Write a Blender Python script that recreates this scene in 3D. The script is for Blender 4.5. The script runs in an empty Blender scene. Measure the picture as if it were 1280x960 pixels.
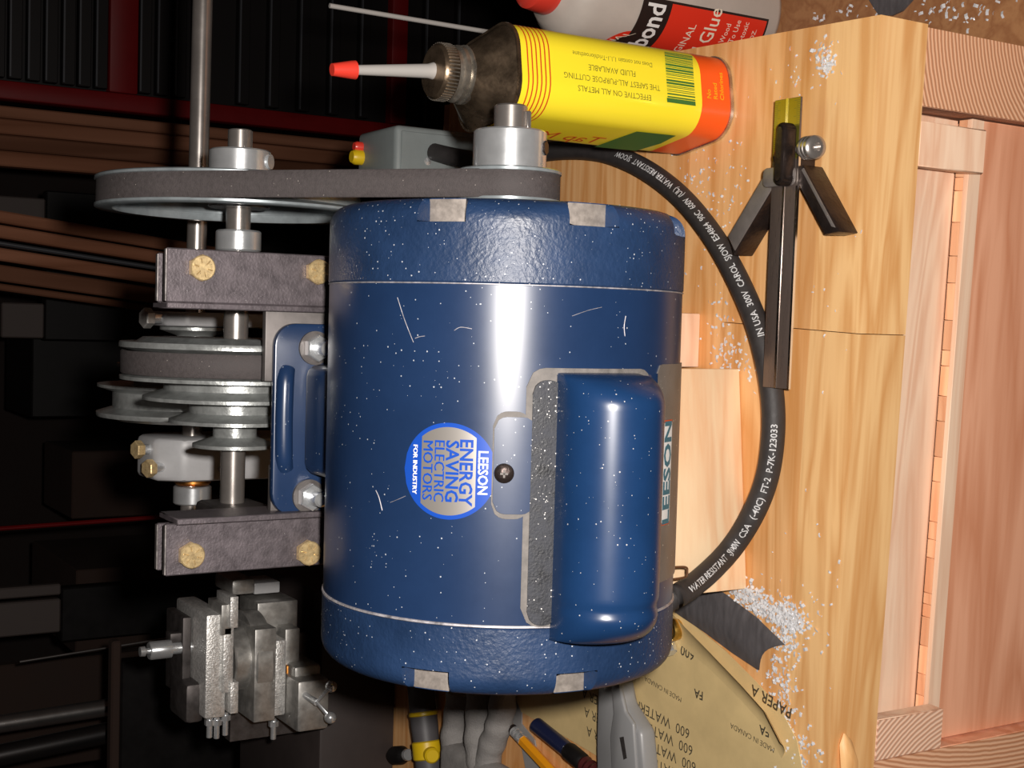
import bpy, bmesh, math, random
import numpy as np
from mathutils import Vector, Matrix
random.seed(7)
sc = bpy.context.scene
COL = sc.collection

# ------------------------------------------------------------------ camera
# The photograph was taken with the camera held on its side: world "up" is image-left.
FPX = 1700.0
PITCH, YAW = math.radians(31.7), math.radians(3.0)
C = np.array([0.0, -0.546, 0.498])
Fv = np.array([-math.sin(YAW)*math.cos(PITCH), math.cos(YAW)*math.cos(PITCH), -math.sin(PITCH)])
Uv = np.array([math.cos(YAW), math.sin(YAW), 0.0])
Rv = np.cross(Uv, -Fv)
cd = bpy.data.cameras.new('camera'); cam = bpy.data.objects.new('camera', cd); COL.objects.link(cam)
cd.sensor_width = 36.0; cd.lens = FPX/1280*36.0; cd.clip_start = 0.01
cam.matrix_world = Matrix(((Rv[0], Uv[0], -Fv[0], C[0]), (Rv[1], Uv[1], -Fv[1], C[1]), (Rv[2], Uv[2], -Fv[2], C[2]), (0, 0, 0, 1)))
sc.camera = cam

# ------------------------------------------------------------------ world and lights
w = bpy.data.worlds.new('world'); sc.world = w; w.use_nodes = True
w.node_tree.nodes['Background'].inputs[0].default_value = (1.0, 0.62, 0.5, 1)
w.node_tree.nodes['Background'].inputs[1].default_value = 0.012
fl = bpy.data.lights.new('camera_flash', 'POINT'); fl.energy = 26.5; fl.shadow_soft_size = 0.011; fl.color = (1.0, 0.94, 0.88)
flo = bpy.data.objects.new('camera_flash', fl); COL.objects.link(flo)
flo.location = Vector(C + Uv*0.023 + Rv*0.030 + Fv*0.01)
sc.view_settings.view_transform = 'Standard'; sc.view_settings.look = 'None'
sc.view_settings.exposure = 0.0; sc.view_settings.gamma = 1.0; sc.view_settings.use_curve_mapping = False

# ------------------------------------------------------------------ pixel -> place helpers
def ray(x, y): return Fv + Rv*(x-640)/FPX + Uv*(480-y)/FPX
def onY(x, y, Y): d = ray(x, y); return C + d*((Y-C[1])/d[1])
def onZ(x, y, Z): d = ray(x, y); return C + d*((Z-C[2])/d[2])

# ------------------------------------------------------------------ materials
def nt(name):
    m = bpy.data.materials.new(name); m.use_nodes = True
    return m, m.node_tree.nodes, m.node_tree.links, m.node_tree.nodes['Principled BSDF']
def ramp(N, pos):
    r = N.new('ShaderNodeValToRGB'); cr = r.color_ramp
    while len(cr.elements) < len(pos): cr.elements.new(0.5)
    for e, (p, c) in zip(cr.elements, pos): e.position = p; e.color = (*c, 1)
    return r
def mat(name, col, rough=0.5, metal=0.0, var=0.0, vscale=40.0, bump=0.0, bscale=300.0, speck=None, coat=0.0, spec=None, stretch=(1, 1, 1)):
    m, N, L, P = nt(name)
    P.inputs['Base Color'].default_value = (*col, 1); P.inputs['Roughness'].default_value = rough; P.inputs['Metallic'].default_value = metal
    P.inputs['Coat Weight'].default_value = coat; P.inputs['Coat Roughness'].default_value = 0.15
    if spec is not None: P.inputs['Specular IOR Level'].default_value = spec
    tc = N.new('ShaderNodeTexCoord'); mp = N.new('ShaderNodeMapping'); mp.inputs['Scale'].default_value = stretch
    L.new(tc.outputs['Object'], mp.inputs[0])
    out = None
    if var > 0:
        n = N.new('ShaderNodeTexNoise'); n.inputs['Scale'].default_value = vscale; n.inputs['Detail'].default_value = 6; n.inputs['Roughness'].default_value = 0.65
        L.new(mp.outputs[0], n.inputs['Vector'])
        r = ramp(N, [(0.3, tuple(c*(1-var) for c in col)), (0.7, tuple(min(1, c*(1+var)) for c in col))])
        L.new(n.outputs['Fac'], r.inputs[0]); out = r.outputs[0]
        mr = N.new('ShaderNodeMapRange'); mr.inputs[1].default_value = 0.3; mr.inputs[2].default_value = 0.7
        mr.inputs[3].default_value = max(0.03, rough*(1-var*0.5)); mr.inputs[4].default_value = min(1, rough*(1+var*0.5))
        L.new(n.outputs['Fac'], mr.inputs[0]); L.new(mr.outputs[0], P.inputs['Roughness'])
    if speck:
        scol, sscale, frac = speck
        v = N.new('ShaderNodeTexVoronoi'); v.inputs['Scale'].default_value = sscale
        L.new(mp.outputs[0], v.inputs['Vector'])
        sp = N.new('ShaderNodeSeparateColor'); L.new(v.outputs['Color'], sp.inputs[0])
        sz = N.new('ShaderNodeMath'); sz.operation = 'MULTIPLY'; sz.inputs[1].default_value = 0.26; L.new(sp.outputs[1], sz.inputs[0])
        l1 = N.new('ShaderNodeMath'); l1.operation = 'LESS_THAN'; L.new(v.outputs['Distance'], l1.inputs[0]); L.new(sz.outputs[0], l1.inputs[1])
        n2 = N.new('ShaderNodeTexNoise'); n2.inputs['Scale'].default_value = 35; L.new(mp.outputs[0], n2.inputs['Vector'])
        nf = N.new('ShaderNodeMath'); nf.operation = 'MULTIPLY_ADD'; nf.inputs[1].default_value = frac*3; nf.inputs[2].default_value = -frac*0.8; L.new(n2.outputs['Fac'], nf.inputs[0])
        l2 = N.new('ShaderNodeMath'); l2.operation = 'LESS_THAN'; L.new(sp.outputs[0], l2.inputs[0]); L.new(nf.outputs[0], l2.inputs[1])
        rr = N.new('ShaderNodeMath'); rr.operation = 'MULTIPLY'; L.new(l1.outputs[0], rr.inputs[0]); L.new(l2.outputs[0], rr.inputs[1])
        mx = N.new('ShaderNodeMixRGB'); mx.inputs[2].default_value = (*scol, 1); L.new(rr.outputs[0], mx.inputs[0])
        if out: L.new(out, mx.inputs[1])
        else: mx.inputs[1].default_value = (*col, 1)
        out = mx.outputs[0]
    if out: L.new(out, P.inputs['Base Color'])
    if bump > 0:
        n = N.new('ShaderNodeTexNoise'); n.inputs['Scale'].default_value = bscale; n.inputs['Detail'].default_value = 4
        L.new(mp.outputs[0], n.inputs['Vector'])
        b = N.new('ShaderNodeBump'); b.inputs['Strength'].default_value = bump; b.inputs['Distance'].default_value = 0.001
        L.new(n.outputs['Fac'], b.inputs['Height']); L.new(b.outputs[0], P.inputs['Normal'])
    return m
def wood(name, c1, c2, rough=0.55, axis=0, fine=1.0, hue=0.25, spec=0.4, coat=0.0):
    """softwood: growth-ring bands and fine fibres running along one axis; every board shifted at random"""
    m, N, L, P = nt(name)
    tc = N.new('ShaderNodeTexCoord'); oi = N.new('ShaderNodeObjectInfo')
    add = N.new('ShaderNodeVectorMath'); add.operation = 'ADD'
    sc_ = N.new('ShaderNodeVectorMath'); sc_.operation = 'SCALE'; sc_.inputs[0].default_value = (3.1, 5.7, 7.3); L.new(oi.outputs['Random'], sc_.inputs['Scale'])
    L.new(tc.outputs['Object'], add.inputs[0]); L.new(sc_.outputs[0], add.inputs[1])
    def stretched(sx, so):
        mp = N.new('ShaderNodeMapping'); s = [so]*3; s[axis] = sx; mp.inputs['Scale'].default_value = s; L.new(add.outputs[0], mp.inputs[0]); return mp
    m1 = stretched(2.2*fine, 26*fine); n1 = N.new('ShaderNodeTexNoise'); n1.inputs['Scale'].default_value = 1.6; n1.inputs['Detail'].default_value = 3; n1.inputs['Distortion'].default_value = 0.6
    L.new(m1.outputs[0], n1.inputs['Vector'])
    m2 = stretched(9*fine, 420*fine); n2 = N.new('ShaderNodeTexNoise'); n2.inputs['Scale'].default_value = 1.0; n2.inputs['Detail'].default_value = 5; L.new(m2.outputs[0], n2.inputs['Vector'])
    rings = N.new('ShaderNodeMath'); rings.operation = 'MULTIPLY'; rings.inputs[1].default_value = 5.0; L.new(n1.outputs['Fac'], rings.inputs[0])
    fr = N.new('ShaderNodeMath'); fr.operation = 'PINGPONG'; fr.inputs[1].default_value = 0.5; L.new(rings.outputs[0], fr.inputs[0])
    mixf = N.new('ShaderNodeMath'); mixf.operation = 'MULTIPLY_ADD'; mixf.inputs[1].default_value = 0.5; L.new(n2.outputs['Fac'], mixf.inputs[0]); L.new(fr.outputs[0], mixf.inputs[2])
    r = ramp(N, [(0.3, c1), (0.78, c2)]); L.new(mixf.outputs[0], r.inputs[0])
    hs = N.new('ShaderNodeHueSaturation'); L.new(r.outputs[0], hs.inputs['Color'])
    mr = N.new('ShaderNodeMapRange'); mr.inputs[3].default_value = 1-hue; mr.inputs[4].default_value = 1+hue*0.5; L.new(oi.outputs['Random'], mr.inputs[0]); L.new(mr.outputs[0], hs.inputs['Value'])
    L.new(hs.outputs[0], P.inputs['Base Color']); P.inputs['Roughness'].default_value = rough; P.inputs['Specular IOR Level'].default_value = spec
    P.inputs['Coat Weight'].default_value = coat; P.inputs['Coat Roughness'].default_value = 0.25
    b = N.new('ShaderNodeBump'); b.inputs['Strength'].default_value = 0.12; b.inputs['Distance'].default_value = 0.0006; L.new(n2.outputs['Fac'], b.inputs['Height']); L.new(b.outputs[0], P.inputs['Normal'])
    return m
def endgrain(name, c1, c2, centre, scale=9.0):
    m, N, L, P = nt(name)
    tc = N.new('ShaderNodeTexCoord'); mp = N.new('ShaderNodeMapping'); mp.inputs['Location'].default_value = centre; L.new(tc.outputs['Object'], mp.inputs[0])
    wv = N.new('ShaderNodeTexWave'); wv.wave_type = 'RINGS'; wv.rings_direction = 'Y'; wv.inputs['Scale'].default_value = scale*10; wv.inputs['Distortion'].default_value = 1.4; wv.inputs['Detail'].default_value = 3
    L.new(mp.outputs[0], wv.inputs['Vector'])
    r = ramp(N, [(0.25, c1), (0.8, c2)]); L.new(wv.outputs['Fac'], r.inputs[0]); L.new(r.outputs[0], P.inputs['Base Color']); P.inputs['Roughness'].default_value = 0.75
    b = N.new('ShaderNodeBump'); b.inputs['Strength'].default_value = 0.25; b.inputs['Distance'].default_value = 0.0008; L.new(wv.outputs['Fac'], b.inputs['Height']); L.new(b.outputs[0], P.inputs['Normal'])
    return m

M = {}
M['bench'] = wood('bench_pine', (0.82, 0.46, 0.20), (0.66, 0.30, 0.095), 0.42, coat=0.25, hue=0.16)
M['bench_edge'] = wood('bench_edge_pine', (0.86, 0.53, 0.24), (0.68, 0.34, 0.12), 0.5, hue=0.1)
M['pale'] = wood('pale_fir', (0.95, 0.68, 0.49), (0.82, 0.50, 0.33), 0.6, hue=0.1)
M['block'] = wood('pale_block_fir', (0.97, 0.72, 0.46), (0.90, 0.56, 0.32), 0.6, hue=0.08, fine=0.8)
M['red'] = wood('reddish_fir', (0.88, 0.44, 0.27), (0.70, 0.29, 0.155), 0.6, hue=0.1, fine=0.7)
M['fj'] = wood('finger_joint', (0.92, 0.52, 0.30), (0.76, 0.35, 0.18), 0.6, hue=0.25)
M['joist_end'] = endgrain('joist_end_grain', (0.80, 0.46, 0.28), (0.52, 0.23, 0.115), (-0.168, 0, -0.745), 12)
M['joist'] = wood('joist_side', (0.50, 0.26, 0.16), (0.40, 0.19, 0.11), 0.7, axis=1, hue=0.05)
M['cleat_end'] = endgrain('cleat_end_grain', (0.90, 0.60, 0.43), (0.60, 0.32, 0.20), (0.29, 0, -0.79), 12)
M['table'] = wood('lower_table_wood', (0.40, 0.19, 0.08), (0.30, 0.125, 0.05), 0.6, axis=2, hue=0.1)
M['lumber'] = wood('stored_lumber', (0.38, 0.165, 0.095), (0.24, 0.095, 0.05), 0.8, axis=2, hue=0.6, fine=0.2, spec=0.1)
M['blue'] = mat('blue_paint', (0.011, 0.030, 0.085), 0.30, var=0.12, vscale=18, speck=((0.45, 0.48, 0.52), 750, 0.16), spec=0.6)
M['bluebell'] = mat('blue_casting_paint', (0.013, 0.034, 0.090), 0.42, var=0.25, vscale=30, bump=0.35, bscale=500, speck=((0.5, 0.52, 0.56), 700, 0.40), spec=0.5)
M['bluecap'] = mat('blue_capacitor_paint', (0.008, 0.034, 0.105), 0.30, var=0.12, vscale=25, speck=((0.45, 0.45, 0.46), 750, 0.22), spec=0.6)
M['dust'] = mat('dusty_blue', (0.030, 0.032, 0.040), 0.6, var=0.6, vscale=140, speck=((0.7, 0.68, 0.66), 800, 0.75), bump=0.3, bscale=900)
M['gasket'] = mat('gasket_dust', (0.17, 0.155, 0.145), 0.7, var=0.3, vscale=200)
M['worn'] = mat('worn_paint_edge', (0.42, 0.40, 0.42), 0.5, 0.4, var=0.55, vscale=220)
M['notch'] = mat('notch_aluminium', (0.34, 0.30, 0.27), 0.5, 0.5, var=0.3, vscale=200)
M['shaft'] = mat('ground_steel', (0.42, 0.385, 0.36), 0.26, 0.8, var=0.12, vscale=60)
M['chrome'] = mat('plated_steel', (0.75, 0.77, 0.79), 0.24, 0.75, var=0.1, vscale=120)
M['zinc'] = mat('zinc_cast', (0.36, 0.375, 0.37), 0.32, 0.55, var=0.25, vscale=150, bump=0.15, bscale=600)
M['rim'] = mat('pulley_steel', (0.32, 0.36, 0.38), 0.3, 0.45, var=0.2, vscale=90)
M['rubber'] = mat('belt_rubber', (0.060, 0.050, 0.050), 0.75, var=0.2, vscale=500, bump=0.25, bscale=1500, speck=((0.25, 0.22, 0.2), 900, 0.08))
M['cord'] = mat('cord_rubber', (0.030, 0.026, 0.026), 0.6, var=0.2, vscale=200, bump=0.1, bscale=900)
M['rail'] = mat('mill_scale_steel', (0.135, 0.115, 0.125), 0.50, 0.55, var=0.3, vscale=120, bump=0.2, bscale=900, speck=((0.4, 0.38, 0.38), 800, 0.10))
M['railedge'] = mat('cut_steel_edge', (0.45, 0.41, 0.40), 0.4, 0.9, var=0.3, vscale=200)
M['plate'] = mat('grey_steel_plate', (0.16, 0.145, 0.14), 0.5, 0.6, var=0.2, vscale=100)
M['gold'] = mat('yellow_zinc', (0.80, 0.58, 0.30), 0.3, 0.6, var=0.3, vscale=400, bump=0.12, bscale=800)
M['bronze'] = mat('bronze', (0.55, 0.24, 0.06), 0.35, 1.0, var=0.3, vscale=300)
M['brass'] = mat('brass', (0.62, 0.40, 0.10), 0.35, 1.0, var=0.3, vscale=300)
M['greypaint'] = mat('grey_paint', (0.40, 0.40, 0.41), 0.42, var=0.08, vscale=60)
M['boxgrey'] = mat('switch_box_grey', (0.21, 0.235, 0.235), 0.5, var=0.06, vscale=60)
M['cast'] = mat('bead_blast_aluminium', (0.72, 0.71, 0.69), 0.40, 0.6, var=0.3, vscale=420, bump=0.5, bscale=700)
M['castd'] = mat('dull_aluminium', (0.42, 0.41, 0.39), 0.42, 0.7, var=0.3, vscale=120)
M['castdark'] = mat('dark_cast_iron', (0.09, 0.08, 0.078), 0.5, 0.7, var=0.3, vscale=120)
M['black'] = mat('black_paint', (0.007, 0.006, 0.006), 0.5, var=0.2, vscale=60, spec=0.25)
M['charcoal'] = mat('dark_brown_panel', (0.040, 0.030, 0.028), 0.6, var=0.15, vscale=20)
M['yellow'] = mat('can_yellow', (0.96, 0.78, 0.03), 0.35, coat=0.2)
M['orange'] = mat('can_orange', (0.92, 0.10, 0.008), 0.35, coat=0.2)
M['tin'] = mat('oily_tin', (0.25, 0.18, 0.12), 0.28, 0.9, var=0.5, vscale=90, bump=0.2, bscale=200)
M['tinb'] = mat('bright_tin', (0.55, 0.50, 0.43), 0.28, 0.9, var=0.4, vscale=120)
M['ink'] = mat('print_black', (0.03, 0.035, 0.03), 0.6)
M['inkred'] = mat('print_red', (0.62, 0.07, 0.01), 0.5)
M['inkgreen'] = mat('print_green', (0.04, 0.16, 0.03), 0.5)
M['olive'] = mat('print_olive', (0.16, 0.16, 0.02), 0.5)
M['nozzle'] = mat('pale_plastic', (0.40, 0.38, 0.36), 0.4)
M['redplastic'] = mat('red_plastic', (0.75, 0.05, 0.03), 0.35, coat=0.2)
M['bottle'] = mat('glue_bottle_plastic', (0.50, 0.44, 0.39), 0.4, var=0.1, vscale=20)
M['glue'] = mat('glue_level_plastic', (0.55, 0.42, 0.30), 0.4)
M['labelred'] = mat('label_red', (0.72, 0.035, 0.015), 0.35, coat=0.2)
M['labelblack'] = mat('label_black', (0.022, 0.014, 0.012), 0.35)
M['white'] = mat('print_white', (0.80, 0.78, 0.76), 0.5)
M['cream'] = mat('print_cream', (0.80, 0.70, 0.55), 0.5)
M['cordtext'] = mat('cord_print', (0.55, 0.55, 0.56), 0.6, var=0.3, vscale=900)
M['stickerblue'] = mat('sticker_blue', (0.010, 0.070, 0.42), 0.3, coat=0.3)
M['silver'] = mat('sticker_silver', (0.48, 0.45, 0.42), 0.35, 0.7)
M['teal'] = mat('print_teal', (0.015, 0.14, 0.20), 0.4)
M['np'] = mat('nameplate_silver', (0.27, 0.25, 0.235), 0.45, 0.6, var=0.15, vscale=80, speck=((0.8, 0.75, 0.7), 600, 0.15))
M['rule'] = mat('satin_steel_rule', (0.15, 0.115, 0.10), 0.28, 0.5, var=0.1, vscale=50, stretch=(1, 8, 1))
M['ruleyel'] = mat('rule_end_finish', (0.36, 0.30, 0.05), 0.3, 0.9)
M['rulebright'] = mat('rule_edge', (0.75, 0.7, 0.66), 0.22, 1.0)
M['iron'] = mat('black_oxide_iron', (0.045, 0.033, 0.030), 0.33, 0.7, var=0.3, vscale=150, bump=0.25, bscale=500)
M['ironface'] = mat('ground_iron_face', (0.22, 0.195, 0.185), 0.45, 0.4, var=0.15, vscale=100)
M['chip'] = mat('bright_shavings', (0.88, 0.88, 0.90), 0.22, 0.3)
M['paper'] = mat('abrasive_paper_back', (0.64, 0.475, 0.225), 0.75, var=0.12, vscale=25)
M['paperprint'] = mat('paper_print', (0.06, 0.05, 0.03), 0.8)
M['grit'] = mat('grey_abrasive', (0.085, 0.078, 0.082), 0.6, var=0.3, vscale=60, bump=0.15, bscale=2000, stretch=(1, 4, 1))
M['knife'] = mat('grey_plastic', (0.27, 0.27, 0.275), 0.35)
M['glove'] = mat('grey_cloth', (0.27, 0.255, 0.245), 0.95, var=0.18, vscale=70, bump=0.6, bscale=900)
M['pencil'] = mat('pencil_orange', (0.85, 0.33, 0.01), 0.3, coat=0.3)
M['toolyellow'] = mat('tool_yellow', (0.72, 0.48, 0.01), 0.4)
M['toolgrey'] = mat('tool_dark_grey', (0.085, 0.08, 0.085), 0.5)
M['navy'] = mat('dark_blue_plastic', (0.012, 0.016, 0.05), 0.3)
M['maroon'] = mat('dark_red_plastic', (0.06, 0.012, 0.012), 0.3)
M['strip'] = mat('grey_card', (0.28, 0.27, 0.265), 0.7)
M['chestred'] = mat('tool_chest_red', (0.16, 0.004, 0.005), 0.5, var=0.15, vscale=10, spec=0.2)
M['chestdark'] = mat('drawer_front_dark', (0.008, 0.006, 0.006), 0.5, spec=0.3)
M['drawerlip'] = mat('drawer_lip_grey', (0.06, 0.062, 0.07), 0.5)
M['floor'] = mat('concrete_floor', (0.05, 0.035, 0.03), 0.8, var=0.3, vscale=6)
M['wall'] = mat('dark_wall', (0.02, 0.012, 0.010), 0.9, var=0.2, vscale=4)
M['greybox'] = mat('stored_grey_panel', (0.085, 0.066, 0.06), 0.7, var=0.1, vscale=5)
M['pipe'] = mat('galvanised_pipe', (0.34, 0.32, 0.31), 0.3, 0.9, var=0.15, vscale=20)
M['darkpipe'] = mat('dark_pipe', (0.09, 0.085, 0.085), 0.3, 0.9)
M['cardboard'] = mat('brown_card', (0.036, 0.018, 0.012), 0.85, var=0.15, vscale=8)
M['wire'] = mat('brown_wire', (0.12, 0.05, 0.02), 0.5)
g, N_, L_, P_ = nt('clear_plastic'); P_.inputs['Transmission Weight'].default_value = 0.9; P_.inputs['Roughness'].default_value = 0.08; P_.inputs['Base Color'].default_value = (0.9, 0.74, 0.66, 1); P_.inputs['IOR'].default_value = 1.3; M['clear'] = g

# ------------------------------------------------------------------ mesh builder
def basis(d):
    d = Vector(d).normalized(); a = Vector((0, 0, 1)) if abs(d.z) < 0.9 else Vector((0, 1, 0))
    u = d.cross(a).normalized(); v = d.cross(u).normalized(); return d, u, v
class MB:
    def __init__(s): s.v = []; s.f = []
    def add(s, vs, fs):
        o = len(s.v); s.v += [tuple(map(float, p)) for p in vs]; s.f += [tuple(i+o for i in f) for f in fs]; return s
    def bm(s, b):
        b.verts.ensure_lookup_table(); b.verts.index_update()
        s.add([v.co[:] for v in b.verts], [[v.index for v in f.verts] for f in b.faces]); b.free(); return s
    def box(s, x0, x1, y0, y1, z0, z1, bev=0.0, seg=2, mtx=None):
        b = bmesh.new(); bmesh.ops.create_cube(b, size=1)
        for v in b.verts: v.co = Vector(((x0+x1)/2+v.co.x*(x1-x0), (y0+y1)/2+v.co.y*(y1-y0), (z0+z1)/2+v.co.z*(z1-z0)))
        if bev > 0: bmesh.ops.bevel(b, geom=b.edges[:], offset=bev, segments=seg, profile=0.5, affect='EDGES')
        if mtx: bmesh.ops.transform(b, matrix=mtx, verts=b.verts)
        return s.bm(b)
    def lathe(s, prof, origin, axis, n=48, ang0=0.0):
        d, u, v = basis(axis); o = Vector(origin); vs = []; fs = []; k = len(prof)
        for i in range(n):
            a = ang0+2*math.pi*i/n; e = u*math.cos(a)+v*math.sin(a)
            for (t, r) in prof: vs.append(o+d*t+e*max(r, 1e-6))
        for i in range(n):
            j = (i+1) % n
            for q in range(k-1): fs.append((i*k+q, i*k+q+1, j*k+q+1, j*k+q))
        loop = prof[0] == prof[-1]
        if prof[0][1] > 1e-5 and not loop: fs.append(tuple(i*k for i in range(n)))
        if prof[-1][1] > 1e-5 and not loop: fs.append(tuple(i*k+k-1 for i in range(n))[::-1])
        return s.add(vs, fs)
    def cyl(s, p0, p1, r, n=32, ch=0.0, ang0=0.0):
        p0 = Vector(p0); p1 = Vector(p1); L = (p1-p0).length; c = min(ch, L*0.4, r*0.5)
        pr = [(0, r-c), (c, r), (L-c, r), (L, r-c)] if c > 0 else [(0, r), (L, r)]
        return s.lathe(pr, p0, p1-p0, n, ang0)
    def tube(s, pts, r, n=12, flat=1.0, upv=None, caps=True, radii=None):
        pts = [Vector(p) for p in pts]; k = len(pts); vs = []; fs = []
        for i, p in enumerate(pts):
            t = (pts[min(i+1, k-1)]-pts[max(i-1, 0)]).normalized()
            up = Vector(upv) if upv else (Vector((0, 0, 1)) if abs(t.z) < 0.95 else Vector((0, 1, 0)))
            a = t.cross(up).normalized(); b = a.cross(t).normalized(); rr = radii[i] if radii else r
            for q in range(n): an = 2*math.pi*q/n; vs.append(p+a*math.cos(an)*rr+b*math.sin(an)*rr*flat)
        for i in range(k-1):
            for q in range(n): fs.append((i*n+q, (i+1)*n+q, (i+1)*n+(q+1) % n, i*n+(q+1) % n))
        if caps: fs.append(tuple(range(n))); fs.append(tuple((k-1)*n+q for q in range(n))[::-1])
        return s.add(vs, fs)
    def prism(s, poly, fn, h0, h1, bev=0.0):
        """poly: 2-D outline; fn(u,v,h) -> 3-D"""
        b = bmesh.new(); n = len(poly)
        lo = [b.verts.new(Vector(fn(u, v, h0))) for u, v in poly]; hi = [b.verts.new(Vector(fn(u, v, h1))) for u, v in poly]
        b.faces.new(lo[::-1]); b.faces.new(hi)
        for i in range(n): j = (i+1) % n; b.faces.new((lo[i], lo[j], hi[j], hi[i]))
        bmesh.ops.recalc_face_normals(b, faces=b.faces)
        if bev > 0: bmesh.ops.bevel(b, geom=b.edges[:], offset=bev, segments=2, profile=0.5, affect='EDGES')
        return s.bm(b)
    def grid(s, rows, closed=False):
        k = len(rows[0]); o = [p for r in rows for p in r]; fs = []
        for i in range(len(rows)-1):
            for q in range(k if closed else k-1): fs.append((i*k+q, i*k+(q+1) % k, (i+1)*k+(q+1) % k, (i+1)*k+q))
        return s.add(o, fs)
def curve(pts, n=10):
    P = [Vector(p) for p in pts]; out = []
    for i in range(len(P)-1):
        a, b, c, d = P[max(i-1, 0)], P[i], P[i+1], P[min(i+2, len(P)-1)]
        for q in range(n):
            t = q/n; out.append(0.5*((2*b)+(c-a)*t+(2*a-5*b+4*c-d)*t*t+(3*b-3*c+d-a)*t**3))
    out.append(P[-1]); return out
def rrect(x0, x1, y0, y1, r, n=6):
    out = []
    for cx, cy, a0 in ((x1-r, y1-r, 0), (x0+r, y1-r, 90), (x0+r, y0+r, 180), (x1-r, y0+r, 270)):
        for i in range(n+1): a = math.radians(a0+90*i/n); out.append((cx+r*math.cos(a), cy+r*math.sin(a)))
    return out
def thing(name, label, cat, loc=(0, 0, 0), group=None, kind=None):
    o = bpy.data.objects.new(name, None); COL.objects.link(o); o.location = loc; o.empty_display_size = 0.02
    o['label'] = label; o['category'] = cat; o['org'] = [float(q) for q in loc]
    if group: o['group'] = group
    if kind: o['kind'] = kind
    return o
def build(name, mb, m, parent=None, org=None, smooth=40, label=None, kind=None):
    og = Vector(parent['org']) if parent is not None else Vector(org if org is not None else (0, 0, 0))
    me = bpy.data.meshes.new(name); me.from_pydata([tuple(Vector(p)-og) for p in mb.v], [], mb.f); me.validate()
    b = bmesh.new(); b.from_mesh(me); bmesh.ops.recalc_face_normals(b, faces=b.faces); b.to_mesh(me); b.free()
    if smooth:
        me.polygons.foreach_set('use_smooth', [True]*len(me.polygons)); me.set_sharp_from_angle(angle=math.radians(smooth))
    me.materials.append(M[m]); o = bpy.data.objects.new(name, me); COL.objects.link(o)
    o['org'] = list(og)
    if parent is not None: o.parent = parent
    else: o.location = og
    if label: o['label'] = label
    if kind: o['kind'] = kind
    return o
def single(name, mb, m, label, cat, org=None, smooth=40, group=None, kind=None):
    if org is None:
        a = np.array(mb.v); org = ((a[:, 0].min()+a[:, 0].max())/2, (a[:, 1].min()+a[:, 1].max())/2, a[:, 2].min())
    o = build(name, mb, m, None, org, smooth); o['label'] = label; o['category'] = cat
    if group: o['group'] = group
    if kind: o['kind'] = kind
    return o
_dg = None
def text_uv(s, size, bold=0.0, align='CENTER', sx=1.0):
    cu = bpy.data.curves.new('t', 'FONT'); cu.body = s; cu.size = size; cu.offset = bold*size; cu.align_x = align; cu.align_y = 'CENTER'; cu.resolution_u = 2
    o = bpy.data.objects.new('t', cu); COL.objects.link(o); dg = bpy.context.evaluated_depsgraph_get(); dg.update()
    me = bpy.data.meshes.new_from_object(o.evaluated_get(dg)); vs = [(v.co.x*sx, v.co.y) for v in me.vertices]; fs = [tuple(p.vertices) for p in me.polygons]
    bpy.data.objects.remove(o); bpy.data.curves.remove(cu); bpy.data.meshes.remove(me); return vs, fs
def text_mb(mb, s, size, fn, bold=0.0, align='CENTER', sx=1.0):
    vs, fs = text_uv(s, size, bold, align, sx); mb.add([fn(u, v) for u, v in vs], fs); return mb
def hexprof(mb, p0, p1, r): return mb.cyl(p0, p1, r, 6, 0.0006)
def pbox(mb, x0, x1, y0, y1, Y, depth, bev=0.0):
    """box whose front face fills the pixel rectangle at depth Y"""
    a = onY((x0+x1)/2, y0, Y)[0]; b = onY((x0+x1)/2, y1, Y)[0]; z1 = onY(x0, (y0+y1)/2, Y)[2]; z0 = onY(x1, (y0+y1)/2, Y)[2]
    return mb.box(min(a, b), max(a, b), Y, Y+depth, z0, z1, bev)
exec_order = None

# ================================================================== SETTING
def setting():
    b = MB().box(-3, 3, -1.5, 3.0, -0.93, -0.90); o = single('floor', b, 'floor', 'dark concrete workshop floor', 'floor', kind='structure'); 
    b = MB().box(-3, 3, 2.3, 2.4, -0.90, 1.6); o = single('wall_back', b, 'wall', 'dark workshop back wall', 'wall', kind='structure')
setting()

# ================================================================== WORKBENCH
e1 = Vector((0.99908, -0.0429, 0)); e2 = Vector((0.0429, 0.99908, 0)); O = Vector((0, -0.0645, 0))
def B(s, d, z): return O+e1*s+e2*d+Vector((0, 0, z))
SR, SL, TH = 0.1545, -0.62, 0.033
bench = thing('workbench', 'pale pine workbench carrying the blue motor and its tools', 'workbench', (0, 0.2, -0.9))
def bbox(s0, s1, d0, d1, z0, z1, bev=0.0006):
    mtx = Matrix(((e1.x, e2.x, 0, O.x), (e1.y, e2.y, 0, O.y), (0, 0, 1, 0), (0, 0, 0, 1)))
    return MB().box(s0, s1, d0, d1, z0, z1, bev, 1, mtx)
ds = [0.0, 0.034, 0.066, 0.104, 0.140, 0.182, 0.225, 0.262, 0.305, 0.35, 0.39, 0.43, 0.475, 0.52, 0.56, 0.60]
for i in range(len(ds)-1):
    cuts = [SL, 0.02] if ds[i] >= 0.43 else [SL, -0.0005, SR] if i < 3 else ([SL, -0.21, SR] if i % 2 else [SL, SR])
    for j in range(len(cuts)-1):
        build('top_board', bbox(cuts[j]+0.0002, cuts[j+1]-0.0002, ds[i]+0.00005, ds[i+1]-0.00005, -TH, 0, 0), 'bench' if i else 'bench_edge', bench)
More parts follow.
